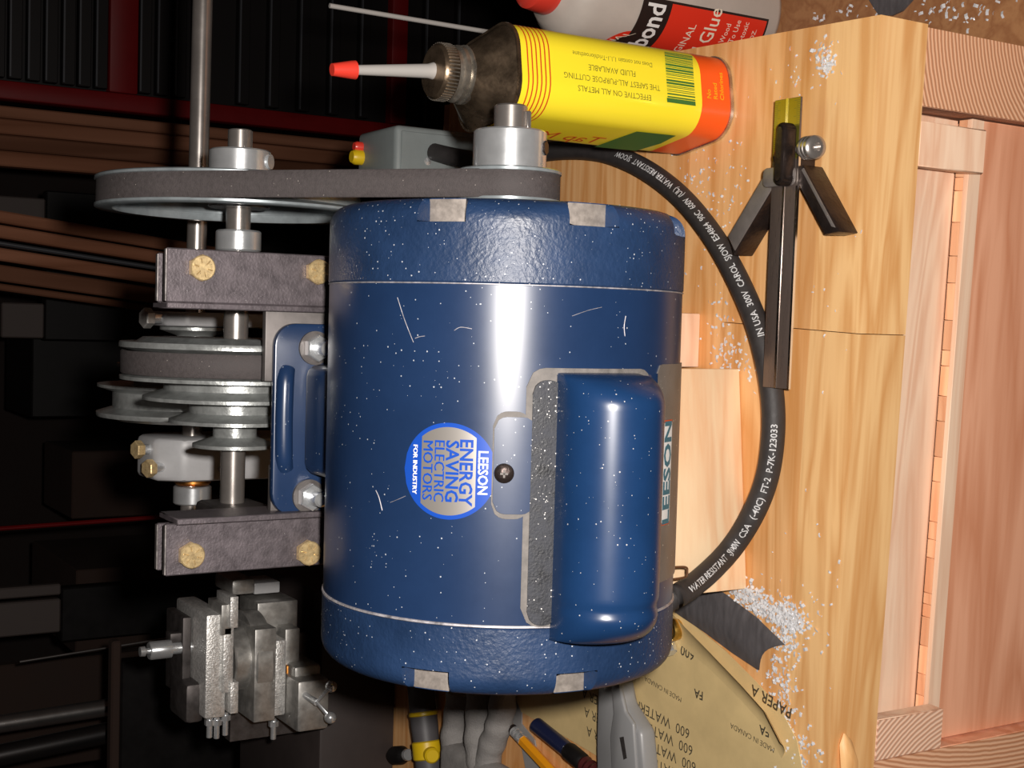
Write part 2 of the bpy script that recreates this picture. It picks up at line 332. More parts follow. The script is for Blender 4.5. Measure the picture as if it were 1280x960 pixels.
# joist under the right end, its sawn end facing front
j = build('joist', bbox(0.1145, 0.1535, 0.003, 0.50, -0.30, -TH), 'joist', bench)
def endface(s0, s1, z0, z1, d, m, par, nm='end_grain'):
    mb = MB(); mb.add([B(s0, d, z0), B(s1, d, z0), B(s1, d, z1), B(s0, d, z1), B(s0, d-0.0008, z0), B(s1, d-0.0008, z0), B(s1, d-0.0008, z1), B(s0, d-0.0008, z1)], [(0, 1, 2, 3), (4, 5, 6, 7), (0, 1, 5, 4), (1, 2, 6, 5), (2, 3, 7, 6), (3, 0, 4, 7)])
    return build(nm, mb, m, par, smooth=0)
endface(0.1147, 0.1533, -0.2998, -TH-0.0002, 0.003, 'joist_end', j)
j2 = build('joist', bbox(-0.262, -0.2235, 0.003, 0.50, -0.30, -TH), 'red', bench)
endface(-0.2618, -0.2237, -0.2998, -TH-0.0002, 0.003, 'joist_end', j2)
# apron, ledge strip of finger-jointed pieces, lower front board, cleats
build('apron_board', bbox(-0.2225, 0.1135, 0.0195, 0.038, -0.083, -TH-0.0005), 'pale', bench)
cut = -0.2225; rnd = random.Random(3); k = 0
while cut < 0.1135:
    nx = min(0.1135, cut+rnd.uniform(0.006, 0.022)); build('ledge_piece', bbox(cut+0.0001, nx-0.0001, 0.0135, 0.0193, -0.090, -0.0832, 0.0002), 'fj', bench); cut = nx
build('ledge_strip', bbox(-0.2225, 0.1135, 0.0100, 0.0133, -0.092, -0.0825, 0.0003), 'pale', bench)
build('front_board', bbox(-0.2225, 0.1135, 0.0112, 0.030, -0.30, -0.0925), 'red', bench)
cl = build('cleat', bbox(0.0845, 0.1070, 0.0005, 0.0098, -0.083, -TH-0.0005), 'pale', bench)
cl2 = build('cleat', bbox(-0.222, -0.2005, 0.0005, 0.0098, -0.083, -TH-0.0005), 'pale', bench)
endface(-0.2218, -0.2007, -0.0828, -TH-0.0007, 0.0005, 'cleat_end', cl2)
for s_ in (SL+0.02, 0.07):
    for d_ in (0.06, 0.5): build('leg', bbox(s_, s_+0.07, d_, d_+0.07, -0.90, -0.30), 'pale', bench)
# torn knot hole in the front edge
# lower table on the right
tb = thing('side_table', 'low brown wooden table beside the workbench end', 'table', (0.6, 0.1, -0.9))
for i in range(8):
    x0 = 0.160+i*0.09
    build('top_board', bbox(x0+0.0003, x0+0.0897, -0.16, 0.42, -0.165, -0.14), 'table', tb)
for x_ in (0.20, 0.80):
    for y_ in (-0.2, 0.3): build('leg', MB().box(x_, x_+0.05, y_, y_+0.05, -0.90, -0.165), 'table', tb)
q = [onZ(x, y, -0.14) for x, y in ((1085, -6), (1096, 12), (1101, 19), (1117, 20), (1130, 14), (1148, -6))]
single('metal_scrap', MB().prism([(p[0], p[1]) for p in q], lambda u, v, h: (u, v, h), -0.1398, -0.138), 'grit', 'small grey torn scrap on the low brown table', 'scrap', smooth=0)

# ================================================================== MOTOR
ZM, R = 0.165, 0.0822
def mp_(X, r, th): return (X, -r*math.cos(th), ZM+r*math.sin(th))
def cylhit(x, y, r=R):
    d = ray(x, y); o = C-np.array([0, 0, ZM]); a = d[1]**2+d[2]**2; b = 2*(o[1]*d[1]+o[2]*d[2]); c = o[1]**2+o[2]**2-r*r
    D = max(0, b*b-4*a*c); t = (-b-math.sqrt(D))/2/a; p = C+d*t; return p[0], math.atan2(p[2]-ZM, -p[1])
motor = thing('electric_motor', 'dark blue electric motor with capacitor hump and round energy saving sticker', 'motor', (-0.05, 0, ZM-R))
XJT, XJB, XT, XB = 0.0160, -0.1260, 0.0515, -0.1560
b = MB().lathe([(XJB, R), (XJB+0.001, R), (XJT-0.001, R), (XJT, R)], (0, 0, ZM), (1, 0, 0), 160); build('shell', b, 'blue', motor)
def bell(X0, X1, notches, nx):
    s = 1 if X1 > X0 else -1; L = abs(X1-X0); rb = R+0.0004; rc = 0.009
    xs = [0, 0.0008]+[L*0.3, L-0.0105, L-0.0098, L-rc]; prof = [(0, rb-0.0008), (0.0008, rb)]+[(x, rb) for x in xs[2:]]
    for i in range(1, 9): a = math.radians(90*i/8); prof.append((L-rc+rc*math.sin(a), rb-rc+rc*math.cos(a)))
    prof += [(L, 0.055), (L-0.004, 0.050), (L-0.004, 0.030), (L+0.001, 0.027), (L+0.001, 0.006)]
    n = 240; rows = []; fl_ = []
    for i in range(n):
        th = 2*math.pi*i/n-math.pi; row = []
        for (t, r) in prof:
            for (tc, hw) in notches:
                if abs((th-tc+math.pi) % (2*math.pi)-math.pi) < hw and t > L-0.0101 and r > 0.06: r = min(r, rb-0.0075)
            row.append(mp_(X0+s*t, r, th))
        rows.append(row)
    mb = MB(); rows.append(rows[0]); mb.grid(rows); return build('end_bell', mb, 'bluebell', motor, smooth=35)
nt_t = [(cylhit(553, 262)[1], 0.115), (cylhit(744, 275)[1], 0.12), (cylhit(845, 288)[1]-0.1, 0.13), (2.5, 0.12), (-2.2, 0.12)]
nt_b = [(cylhit(533, 850)[1], 0.12), (cylhit(722, 850)[1], 0.10), (-1.2, 0.12), (2.5, 0.12), (-2.2, 0.12)]
bt = bell(XJT, XT, nt_t, 0); bb = bell(XJB, XB, nt_b, 0)
for par, X1, s, nts in ((bt, XT, 1, nt_t[:3]), (bb, XB, -1, nt_b[:3])):
    for (tc, hw) in nts:
        rows = [[mp_(X1-s*x, R-0.0068, tc+a) for x in (0.0006, 0.0104)] for a in np.linspace(-hw-0.012, hw+0.012, 10)]
        build('vent_notch', MB().grid(rows), 'notch', par)
build('seam', MB().lathe([(XJB-0.0002, R+0.0002), (XJB+0.0002, R+0.0007), (XJB+0.0009, R+0.0005), (XJB+0.0012, R-0.0002)], (0, 0, ZM), (1, 0, 0), 160), 'worn', motor)
build('seam', MB().lathe([(XJT-0.0006, R-0.0002), (XJT-0.0003, R+0.0005), (XJT, R+0.0005), (XJT+0.0002, R)], (0, 0, ZM), (1, 0, 0), 160), 'worn', motor)
# capacitor cover: a capsule-like hump standing on the shell
CX0, CX1 = cylhit(740, 470)[0]+0.0015, -0.1315
ct, crho, crad = math.radians(1.8), 0.0915, 0.0222
def hump(th):
    a = th-ct; s2 = crad**2-(crho*math.sin(a))**2
    return crho*math.cos(a)+math.sqrt(s2) if s2 > 0 else 0.0
xsn = 70; tn = 90; rows = []
th0, th1 = ct-math.radians(21), ct+0.250
for i in range(xsn+1):
    X = CX0+(CX1-CX0)*i/xsn; row = []
    e0 = (CX0-X)/0.013; e1_ = (X-CX1)/0.015; e = min(1, max(0, min(e0, e1_))); ef = math.sqrt(max(0, 1-(1-e)**2))
    bead = 0.0012*math.exp(-((X-CX1-0.0165)/0.0022)**2)
    for q_ in range(tn+1):
        th = th0+(th1-th0)*q_/tn; h = max(0.0, hump(th)-R-0.0012-bead)
        a = abs(th-ct)/math.radians(21); base = 0.0012*(1-a**6)
        # soft valley between hump and flange on the upper side
        v = max(h*(0.25+0.75*ef) if ef > 0.02 else 0.0, 0.0)
        r = R+0.0004+math.hypot(v, base) if v > 0 else R+0.0004+base
        if i in (0, xsn): r = R-0.001
        row.append(mp_(X, r, th))
    rows.append(row)
cap = build('capacitor_cover', MB().grid(rows), 'bluecap', motor, smooth=50)
def patch(mb, outline, r0, r1):
    """outline of (X,theta) points -> thick plate hugging the shell"""
    b = bmesh.new(); vs = [b.verts.new(mp_(x, r1, t)) for x, t in outline]; b.faces.new(vs)
    g = bmesh.ops.triangulate(b, faces=b.faces[:]); bmesh.ops.subdivide_edges(b, edges=[e for e in b.edges if abs(math.atan2(e.verts[0].co.z-ZM, -e.verts[0].co.y)-math.atan2(e.verts[1].co.z-ZM, -e.verts[1].co.y)) > 0.05], cuts=5, use_grid_fill=True)
    for v in b.verts:
        t = math.atan2(v.co.z-ZM, -v.co.y); p = mp_(v.co.x, r1, t); v.co = Vector(p)
    bmesh.ops.recalc_face_normals(b, faces=b.faces)
    ex = bmesh.ops.extrude_face_region(b, geom=b.faces[:])
    for v in [q for q in ex['geom'] if isinstance(q, bmesh.types.BMVert)]:
        t = math.atan2(v.co.z-ZM, -v.co.y); v.co = Vector(mp_(v.co.x, r0, t))
    return mb.bm(b)
def plate_grid(mb, x0, x1, t0, t1, r, n=14, rc=0.004):
    rows = []
    for i in range(n+1):
        u = i/n; t = t0+(t1-t0)*u; dd = min(u, 1-u)*abs(t1-t0)*R; ins = rc-math.sqrt(max(0, rc*rc-max(0, rc-dd)**2)) if dd < rc else 0
        rows.append([mp_(x0-ins*(1 if x0 > x1 else -1), R, t), mp_(x0-ins*(1 if x0 > x1 else -1), r, t), mp_((x0+x1)/2, r, t), mp_(x1+ins*(1 if x0 > x1 else -1), r, t), mp_(x1+ins*(1 if x0 > x1 else -1), R, t)])
    return mb.grid(rows)
xa = cylhit(690, 463)[0]; xb_ = cylhit(690, 783)[0]; ta = cylhit(662, 600)[1]; tt = cylhit(617, 590)[1]
t_lo = ct-0.36
build('gasket', plate_grid(MB(), xa+0.001, xb_-0.0, ta+0.030, t_lo, R+0.0008, 24, 0.008), 'gasket', cap)
build('flange', plate_grid(MB(), xa-0.004, xb_+0.001, ta, ct+0.215, R+0.0025, 12, 0.006), 'dust', cap, label='dusty flange of the capacitor cover')
xs0, xs1 = cylhit(640, 521)[0], cylhit(640, 642)[0]
build('gasket', plate_grid(MB(), xs0+0.0022, xs1-0.0022, tt+0.008, ta, R+0.0008, 10, 0.006), 'gasket', cap)
tab = build('screw_tab', plate_grid(MB(), xs0, xs1, tt, ta-0.02, R+0.0022, 10, 0.005), 'blue', cap)
sx_, st_ = cylhit(630, 591); pc = Vector(mp_(sx_, R+0.002, st_)); nn = Vector((0, -math.cos(st_), math.sin(st_)))
sw = build('screw', MB().lathe([(0, 0.0042), (0.0012, 0.0040), (0.0020, 0.0025), (0.0022, 0.0)], pc, nn, 24), 'iron', motor)
build('screw_slot', MB().box(-0.0016, 0.0016, -0.0004, 0.0004, 0.0018, 0.0024, 0, 1, Matrix.Translation(pc) @ nn.to_track_quat('Z', 'Y').to_matrix().to_4x4()).box(-0.0004, 0.0004, -0.0016, 0.0016, 0.0018, 0.0024, 0, 1, Matrix.Translation(pc) @ nn.to_track_quat('Z', 'Y').to_matrix().to_4x4()), 'gasket', motor)
# sticker
sX, sT = cylhit(562, 589)[0], cylhit(561, 589)[1]
SRAD = abs(cylhit(562, 529)[0]-cylhit(562, 650)[0])/2
def stk(h): return lambda u, v: mp_(sX-u, R+h, sT-v/R)
def strip_mesh(mb, f, lo, hi, rad, n=40):
    rows = []
    for i in range(n+1):
        v = lo+(hi-lo)*i/n; hw = math.sqrt(max(1e-9, rad*rad-v*v)); rows.append([f(-hw, v), f(-hw*0.5, v), f(0, v), f(hw*0.5, v), f(hw, v)])
    return mb.grid(rows)
stick = build('sticker', strip_mesh(MB(), stk(0.0006), -SRAD, SRAD, SRAD), 'stickerblue', motor, label='round blue and silver sticker')
k_ = SRAD/0.0205
build('sticker_field', strip_mesh(MB(), stk(0.0008), -0.0122*k_, 0.0118*k_, 0.0187*k_), 'silver', stick)
for s_, sz, v0, bo, sxx, m_ in (('LEESON', 0.0058, 0.0146, 0.02, 0.92, 'white'), ('FOR INDUSTRY', 0.0029, -0.0152, 0.0, 1.05, 'white'), ('ENERGY', 0.0078, 0.0074, 0.025, 0.97, 'stickerblue'), ('SAVING', 0.0078, 0.0014, 0.025, 0.97, 'stickerblue'), ('ELECTRIC', 0.0064, -0.0042, 0.0, 0.95, 'stickerblue'), ('MOTORS', 0.0064, -0.0094, 0.0, 0.98, 'stickerblue')):
    tw = MB()
    for k2 in ((-1, 1) if bo == 0.0 else (0,)): text_mb(tw, s_, sz*k_, (lambda v0, k2: lambda u, v: stk(0.0010+0.00002*k2)(u+0.00014*k2, v+v0*k_))(v0, k2), bo, sx=sxx)
    build('lettering', tw, m_, stick, smooth=0)
# nameplate below the capacitor cover
n0 = cylhit(838, 455, R)[0]; n1 = cylhit(832, 724, R)[0]; tn0 = cylhit(823, 600)[1]+0.06; tn1 = tn0-0.62
npl = build('nameplate', plate_grid(MB(), n0, n1, tn0, tn1, R+0.0007, 24, 0.004), 'np', motor, label='silver nameplate')
lx0, lx1 = cylhit(838, 524)[0], cylhit(825, 657)[0]; tl = cylhit(831, 590)[1]
def npf(h): return lambda u, v: mp_((lx0+lx1)/2+u, R+h, tl+v/R)
LW = abs(lx0-lx1)/2; LH = 0.0052
def rect(mb, f, u0, u1, v0, v1): return mb.grid([[f(u0, v0+(v1-v0)*i/6) for i in range(7)], [f(u1, v0+(v1-v0)*i/6) for i in range(7)]])
build('logo_border', rect(MB(), npf(0.0009), -LW, LW, -LH, LH), 'inkred', npl); build('logo_field', rect(MB(), npf(0.0011), -LW+0.0012, LW-0.0012, -LH+0.0006, LH-0.0006), 'white', npl)
build('lettering', text_mb(MB(), 'LEESON', 0.0108, npf(0.0013), 0.035, sx=1.22), 'teal', npl, smooth=0)
# rigid base, turned to the back, with studs
BY = 0.089
def XZ(Y0): return lambda u, v, h: (u, Y0+h, v)
base = build('mounting_base', MB().prism(rrect(-0.0985, -0.0030, ZM-0.0825, ZM+0.0805, 0.011), XZ(BY-0.0045), 0, 0.0045, 0.0008), 'blue', motor)
build('saddle', MB().box(-0.078, -0.023, 0.05, BY-0.004, ZM-0.06, ZM+0.0655, 0.006, 3), 'blue', base)
pts = curve([(-0.026, BY-0.002, ZM+0.0735), (-0.032, BY-0.0045, ZM+0.0750), (-0.05, BY-0.005, ZM+0.0755), (-0.068, BY-0.0045, ZM+0.0750), (-0.075, BY-0.002, ZM+0.0735)], 6)
build('rib', MB().tube(pts, 0.0045, 12), 'blue', base)
for (px_, py_) in ((393, 435), (385, 620)):
    p = onY(px_, py_, BY-0.0045); X, Z = p[0], p[2]
    st = build('stud', MB().cyl((X, BY, Z), (X, BY-0.022, Z), 0.0036, 16, 0.001), 'chrome', motor)
    build('washer', MB().cyl((X, BY-0.0045, Z), (X, BY-0.0060, Z), 0.0085, 28), 'plate', st)
    build('nut', hexprof(MB(), (X, BY-0.0058, Z), (X, BY-0.0115, Z), 0.0068), 'chrome', st)
# scratches in the paint
def scr(pts, w_=0.00016):
    q = [cylhit(x, y) for x, y in pts]; c_ = curve([mp_(X, R+0.0001, t) for X, t in q], 6); build('scratch', MB().tube(c_, w_, 6), 'worn', motor)
scr([(497, 372), (506, 400), (517, 428)]); scr([(470, 613), (474, 622), (478, 638)], 0.0002); scr([(568, 413), (576, 409), (590, 411)]); scr([(488, 628), (498, 624), (507, 620)], 0.00012); scr([(519, 423), (524, 421), (531, 420)]); scr([(715, 395), (735, 388), (752, 384)], 0.00012); scr([(782, 395), (780, 408), (781, 420)], 0.0002)
# output shaft
ZS = ZM
sh = build('output_shaft', MB().cyl((0.03, 0, ZS), (0.1015, 0, ZS), 0.0079, 40, 0.0008), 'shaft', motor)
build('key', MB().box(0.085, 0.0985, -0.0085, -0.0045, ZS-0.0062, ZS-0.0038, 0.0004, 1), 'shaft', motor)

# ================================================================== BELT DRIVE
def pulley(name, label, X0, X1, r, Y, Z, hubX, hubr, bore, hubdir, m='rim', grooved=True, hubm='chrome', web=None, cat='pulley'):
    t = thing(name, label, cat, (X0, Y, Z-r)); w_ = X1-X0; fl_ = 0.0018
    gi = r-0.010
    prof = [(0.0, r*0.88), (0.0, r-0.0008), (0.0006, r), (fl_, r), (fl_+0.0025, gi), (w_-fl_-0.0025, gi), (w_-fl_, r), (w_-0.0006, r), (w_, r-0.0008), (w_, r*0.86)]
    if web: prof = prof+[(w_*0.90, r*0.84), (w_*0.90, bore), (w_*0.72, bore), (w_*0.72, r*0.865), (0.0008, r*0.875), (0.0, r*0.88)]
    else: prof = [(0.0, bore)]+prof+[(w_, bore), (0.0, bore)]
    build('sheave', MB().lathe(prof, (X0, Y, Z), (1, 0, 0), 96), m, t)
    hb = build('hub', MB().cyl((min(hubX), Y, Z), (max(hubX), Y, Z), hubr, 40, 0.0008), hubm, t)
    return t, hb
mpul, hb = pulley('motor_pulley', 'small bright pulley with clamp hub on the blue motor shaft', 0.0555, 0.0712, 0.0245, 0, ZS, (0.068, 0.0895), 0.0172, 0.008, 1)
a_ = math.radians(-8); d_ = Vector((0, -math.cos(a_-0.55), math.sin(a_-0.55)))
build('set_screw', MB().cyl(Vector((0.0815, 0, ZS))+d_*0.0150, Vector((0.0815, 0, ZS))+d_*0.0180, 0.0034, 6), 'iron', hb)
YB = 0.16; ZB = onY(298, 300, YB)[2]
bpul, hb = pulley('driven_pulley', 'large steel belt pulley with dished face above the blue motor', 0.0550, 0.0715, 0.0750, YB, ZB, (0.058, 0.0890), 0.0165, 0.0066, 1, web=True)
build('set_screw', MB().cyl((0.0830, YB-0.010, ZB-0.0115), (0.0830, YB-0.0118, ZB-0.0132), 0.0040, 16), 'chrome', hb)
def belt_loop(A, ra, Bc, rb, Xc, wo, wi, h, n=40):
    """V-belt round two pulleys in the YZ plane"""
    ax, ay = A; bx, by = Bc; dx, dy = bx-ax, by-ay; D = math.hypot(dx, dy); base = math.atan2(dy, dx); al = math.acos((ra-rb)/D)
    P = []
    a0, a1 = base+al, base-al+2*math.pi
    for i in range(n+1): a = a0+(a1-a0)*i/n; P.append((ax+ra*math.cos(a), ay+ra*math.sin(a), math.cos(a), math.sin(a)))
    b0, b1 = base-al, base+al
    nstr = 12
    pa, pb = P[-1], (bx+rb*math.cos(b0), by+rb*math.sin(b0), math.cos(b0), math.sin(b0))
    for i in range(1, nstr): t = i/nstr; P.append((pa[0]+(pb[0]-pa[0])*t, pa[1]+(pb[1]-pa[1])*t, pa[2], pa[3]))
    for i in range(n+1): a = b0+(b1-b0)*i/n; P.append((bx+rb*math.cos(a), by+rb*math.sin(a), math.cos(a), math.sin(a)))
    pa, pb = P[-1], P[0]
    for i in range(1, nstr): t = i/nstr; P.append((pa[0]+(pb[0]-pa[0])*t, pa[1]+(pb[1]-pa[1])*t, pa[2], pa[3]))
    rows = []
    for (y, z, ny, nz) in P:
        rows.append([(Xc-wo/2, y-ny*0.0006, z-nz*0.0006), (Xc-wo/2+0.0006, y, z), (Xc+wo/2-0.0006, y, z), (Xc+wo/2, y-ny*0.0006, z-nz*0.0006), (Xc+wi/2, y-ny*h, z-nz*h), (Xc-wi/2, y-ny*h, z-nz*h)])
    rows.append(rows[0]); return MB().grid(rows, closed=True)
single('drive_belt', belt_loop((0, ZS), 0.0240, (YB, ZB), 0.0742, 0.0632, 0.0130, 0.0088, 0.0075), 'rubber', 'black rubber belt running from the small motor pulley to the large pulley', 'belt', smooth=50)

# ================================================================== COUNTERSHAFT AND BRACKET
single('countershaft', MB().cyl((-0.137, YB, ZB+0.001), (0.1000, YB, ZB), 0.0066, 36, 0.0006), 'shaft', 'polished steel countershaft through the bracket rails and the stepped pulley', 'shaft')
single('shaft_collar', MB().cyl((0.0345, YB, ZB), (0.0460, YB, ZB), 0.0122, 40, 0.0010), 'chrome', 'bright steel collar on the countershaft beside the large pulley', 'collar')
br = thing('motor_bracket', 'dark steel bracket of bolted angle rails behind the blue motor', 'bracket', (-0.05, 0.1, 0.10))
RF = 0.084
zt = onY(208, 340, RF)[2]
rails = [(0.0056, 0.0312, zt, (250, 335), (395, 340), -1), (-0.1245, -0.0995, onY(207, 690, RF)[2], (237, 693), (383, 690), 1)]
for (x0, x1, ztop, b1_, b2_, side) in rails:
    rl = build('rail', MB().box(x0, x1, RF, RF+0.003, 0.105, ztop, 0.0006, 1), 'rail', br)
    fx = (x0-0.003, x0) if side < 0 else (x1, x1+0.003)
    build('rail_flange', MB().box(fx[0], fx[1], RF-(0.0 if side < 0 else 0.006), RF+0.022, 0.105, ztop-(0.0005 if side < 0 else 0.0035), 0.0005, 1), 'rail', rl)
    build('rail_end', MB().box(x0+0.0006, x1-0.0006, RF+0.0002, RF+0.0028, ztop-0.0002, ztop+0.0004), 'railedge', rl)
    bp = build('back_plate', MB().box(x0, x1-0.002, RF+0.016, RF+0.019, 0.105, ztop-0.001, 0.0005, 1), 'rail', br)
    build('plate_end', MB().box(x0+0.0006, x1-0.0026, RF+0.0162, RF+0.0188, ztop-0.0012, ztop-0.0006), 'railedge', bp)
    build('bearing_block', MB().box(x0+0.002, x1-0.002, RF+0.019, YB+0.018, ZB-0.016, ZB+0.016, 0.003), 'castdark', br)
    for q_ in (b1_, b2_):
        p = onY(q_[0], q_[1], RF); bo = build('bolt', hexprof(MB(), (p[0], RF, p[2]), (p[0], RF-0.0046, p[2]), 0.0064), 'gold', br, label='yellow zinc hex bolt')
        mk = MB().lathe([(0, 0.0061), (0.0005, 0.0056), (0.0006, 0)], (p[0], RF-0.0045, p[2]), (0, -1, 0), 24)
        for i in range(6):
            a = math.radians(60*i+15); c_ = Vector((math.cos(a), 0, math.sin(a))); s_ = Vector((-math.sin(a), 0, math.cos(a)))
            P0 = Vector((p[0], RF-0.0050, p[2])); mk.add([P0+c_*0.0022-s_*0.00035, P0+c_*0.0046-s_*0.00035, P0+c_*0.0046+s_*0.00035, P0+c_*0.0022+s_*0.00035, P0+c_*0.0022+Vector((0, -0.0004, 0)), P0+c_*0.0046+Vector((0, -0.0004, 0))], [(0, 1, 5, 4), (3, 2, 5, 4), (0, 3, 4), (1, 2, 5)])
        build('head_mark', mk, 'gold', bo)
zmid = onY(356, 520, BY)[2]; ztab = onY(332, 430, BY)[2]; ztab2 = onY(339, 615, BY)[2]
poly = [(0.0056, 0.11), (0.0056, ztab), (-0.0320, ztab), (-0.0320, zmid), (-0.0740, zmid), (-0.0740, ztab2), (-0.0995, ztab2), (-0.0995, 0.11)]
mpn = build('mount_plate', MB().prism(poly, XZ(BY+0.0003), 0, 0.0045, 0.0004), 'plate', br)
build('plate_edge', MB().box(-0.0738, -0.0322, BY+0.0005, BY+0.0046, zmid-0.0002, zmid+0.0004), 'railedge', mpn)

# ---- stepped pulleys
def cone_profile(rims):
    """rims: list of (X, r); grooves between successive rims"""
    pr = [(rims[0][0]+0.0045, 0.0066), (rims[0][0]+0.0045, rims[0][1]*0.80), (rims[0][0]+0.002, rims[0][1]*0.86), (rims[0][0]+0.002, rims[0][1]-0.0005)]
    for i, (X, r) in enumerate(rims):
        pr += [(X+0.0009, r), (X-0.0009, r)]
        if i+1 < len(rims):
            X2, r2 = rims[i+1]; ri = min(r, r2)-0.0108 if i else r2-0.0105
            if i == 0: pr += [(X-0.004, r-0.010), (X2+0.004, r-0.010)]
            else: pr += [(X-0.0012, ri), (X2+0.0046, ri)]
    X, r = rims[-1]; pr += [(X-0.0012, r-0.0006), (X-0.0012, 0.0066), (rims[0][0]+0.0045, 0.0066)]
    return pr
rims = [(-0.0168, 0.0615), (-0.0338, 0.0610), (-0.0446, 0.0490), (-0.0570, 0.0352), (-0.0702, 0.0225)]
rims_r = [(-0.0112, 0.0615), (-0.0290, 0.0610), (-0.0424, 0.0490), (-0.0544, 0.0352), (-0.0662, 0.0225)]
t = thing('stepped_pulley', 'grey four-step pulley on the countershaft above the motor base', 'pulley', (-0.04, YB, ZB-0.058))
build('cone', MB().lathe([(x, r) for x, r in cone_profile(rims)], (0, YB, ZB), (1, 0, 0), 96), 'zinc', t)
YR, ZR = 0.32, 0.2070
XS = -0.0765
t = thing('stepped_pulley', 'grey four-step pulley on the rear spindle beside the gripping bearing arms', 'pulley', (-0.04, YR, ZR-0.058))
pr = [(-x+XS, r) for x, r in cone_profile(rims_r)]
build('cone', MB().lathe(pr, (0.0010, YR, ZR), (1, 0, 0), 96), 'zinc', t)
single('cone_belt', belt_loop((YB, ZB), 0.0606, (YR, ZR), 0.0345, -0.0256, 0.0122, 0.0088, 0.0075), 'rubber', 'short black belt joining the two stepped pulleys', 'belt', smooth=50)
# ---- rear spindle, its bearing arms
single('rear_spindle', MB().cyl((-0.150, YR, ZR+0.0015), (0.235, YR, ZR-0.0015), 0.0064, 32, 0.0005), 'shaft', 'long thin polished spindle running behind the large pulley', 'shaft')
hs_ = thing('bearing_stand', 'grey bearing stand with two clamping arms holding the rear spindle', 'stand', (-0.05, 0.34, 0))
def bolt(par, p, d, r, L, m='gold'):
    p = Vector(p); d = Vector(d); b_ = build('bolt', MB().cyl(p-d*0.004, p+d*L, r*0.55, 14), 'chrome', par); build('bolt_head', hexprof(MB(), p+d*L, p+d*(L+r*0.9), r), m, b_)
ar = build('bearing_arm', MB().prism([(0.292, 0.02), (0.292, 0.222), (0.304, 0.238), (0.335, 0.240), (0.350, 0.226), (0.350, 0.02)], lambda u, v, h: (h, u, v), -0.1065, -0.0790, 0.0035), 'greypaint', hs_)
ar2 = build('bearing_arm', MB().prism([(0.297, 0.02), (0.297, 0.220), (0.306, 0.232), (0.335, 0.234), (0.350, 0.222), (0.350, 0.02)], lambda u, v, h: (h, u, v), -0.0078, 0.0015, 0.0025), 'greypaint', hs_)
build('foot', MB().box(-0.14, 0.03, 0.27, 0.38, 0.0, 0.022, 0.003), 'black', hs_)
bolt(ar, (-0.0865, 0.312, 0.238), (0, -0.25, 0.97), 0.0058, 0.006); bolt(ar, (-0.0975, 0.302, 0.234), (0, -0.35, 0.94), 0.0058, 0.006)
bolt(ar2, (-0.003, 0.312, 0.232), (0, -0.2, 0.98), 0.0065, 0.007, 'castd')
build('bushing', MB().cyl((-0.1115, YR, ZR), (-0.1060, YR, ZR), 0.0118, 36, 0.0015), 'bronze', hs_)
build('oil_cap', MB().lathe([(0, 0.002), (0.0015, 0.0015), (0.002, 0)], (-0.099, 0.2925, 0.198), (0, -1, 0), 14), 'chrome', hs_)
single('shaft_collar', MB().cyl((-0.1240, YR, ZR), (-0.1122, YR, ZR), 0.0124, 40, 0.0008), 'chrome', 'steel collar on the rear spindle against the bronze bushing', 'collar')

# ================================================================== COMPOUND SLIDE ON ITS PEDESTAL
YC = 0.40
single('machine_pedestal', MB().box(-0.52, onY(450, 770, 0.42)[0]+0.02, 0.425, 0.60, 0.0, 0.066, 0.003), 'charcoal', 'low dark brown pedestal under the aluminium compound slide', 'pedestal')
cs = thing('compound_slide', 'small aluminium compound slide with ball handle and clamp post', 'compound slide', (-0.29, 0.46, 0.066))
def cpart(nm, m, x0, x1, y0, y1, Y, dp, bev=0.001, par=None): return build(nm, pbox(MB(), x0, x1, y0, y1, Y, dp, bev), m, par or cs)
tp = cpart('top_plate', 'cast', 257, 283, 768, 898, YC, 0.07, 0.002)
cpart('rear_plate', 'castdark', 228, 239, 772, 872, YC+0.03, 0.04)
cpart('clamp_block', 'castdark', 232, 256, 855, 905, YC+0.012, 0.04, 0.004)
p0 = onY(245, 815, YC+0.03); p1 = onY(256, 815, YC+0.03)
build('clamp_disc', MB().cyl((p0[0], YC+0.04, p1[2]), (p0[0], YC+0.04, p0[2]), 0.024, 40, 0.002), 'castd', cs)
a = onY(240, 808, YC+0.035); b2 = onY(213, 808, YC+0.035); c2 = onY(186, 807, YC+0.035); d2 = onY(181, 806, YC+0.035); e2_ = onY(175, 806, YC+0.035)
post = build('clamp_post', MB().lathe([(0, 0.0045), (b2[2]-a[2], 0.0045), (b2[2]-a[2], 0.0068), (c2[2]-a[2]-0.001, 0.0068), (c2[2]-a[2], 0.006), (c2[2]-a[2], 0.002), (d2[2]-a[2], 0.002), (d2[2]-a[2], 0.0038), (e2_[2]-a[2], 0.0036), (e2_[2]-a[2], 0)], (a[0], YC+0.035, a[2]), (0, 0, 1), 30), 'chrome', cs)
cpart('post_clamp', 'castdark', 213, 240, 791, 803, YC+0.033, 0.012, 0.001)
cpart('jaw', 'cast', 279, 292, 784, 866, YC-0.004, 0.03)
cpart('jaw', 'cast', 288, 298, 746, 785, YC-0.008, 0.03, 0.0005)
cpart('jaw', 'castd', 277, 290, 756, 794, YC-0.004, 0.03, 0.0005)
cpart('jaw', 'cast', 288, 298, 853, 892, YC-0.006, 0.03, 0.0005)
p0 = onY(284, 826, YC+0.02); p1 = onY(318, 826, YC+0.02)
build('swivel_drum', MB().cyl((p0[0], YC+0.025, p1[2]-0.004), (p0[0], YC+0.025, p0[2]), 0.024, 48, 0.001), 'castd', cs)
p0 = onY(306, 826, YC+0.02)
build('swivel_flange', MB().cyl((p0[0], YC+0.03, p1[2]-0.006), (p0[0], YC+0.03, p0[2]), 0.036, 48, 0.001), 'castd', cs)
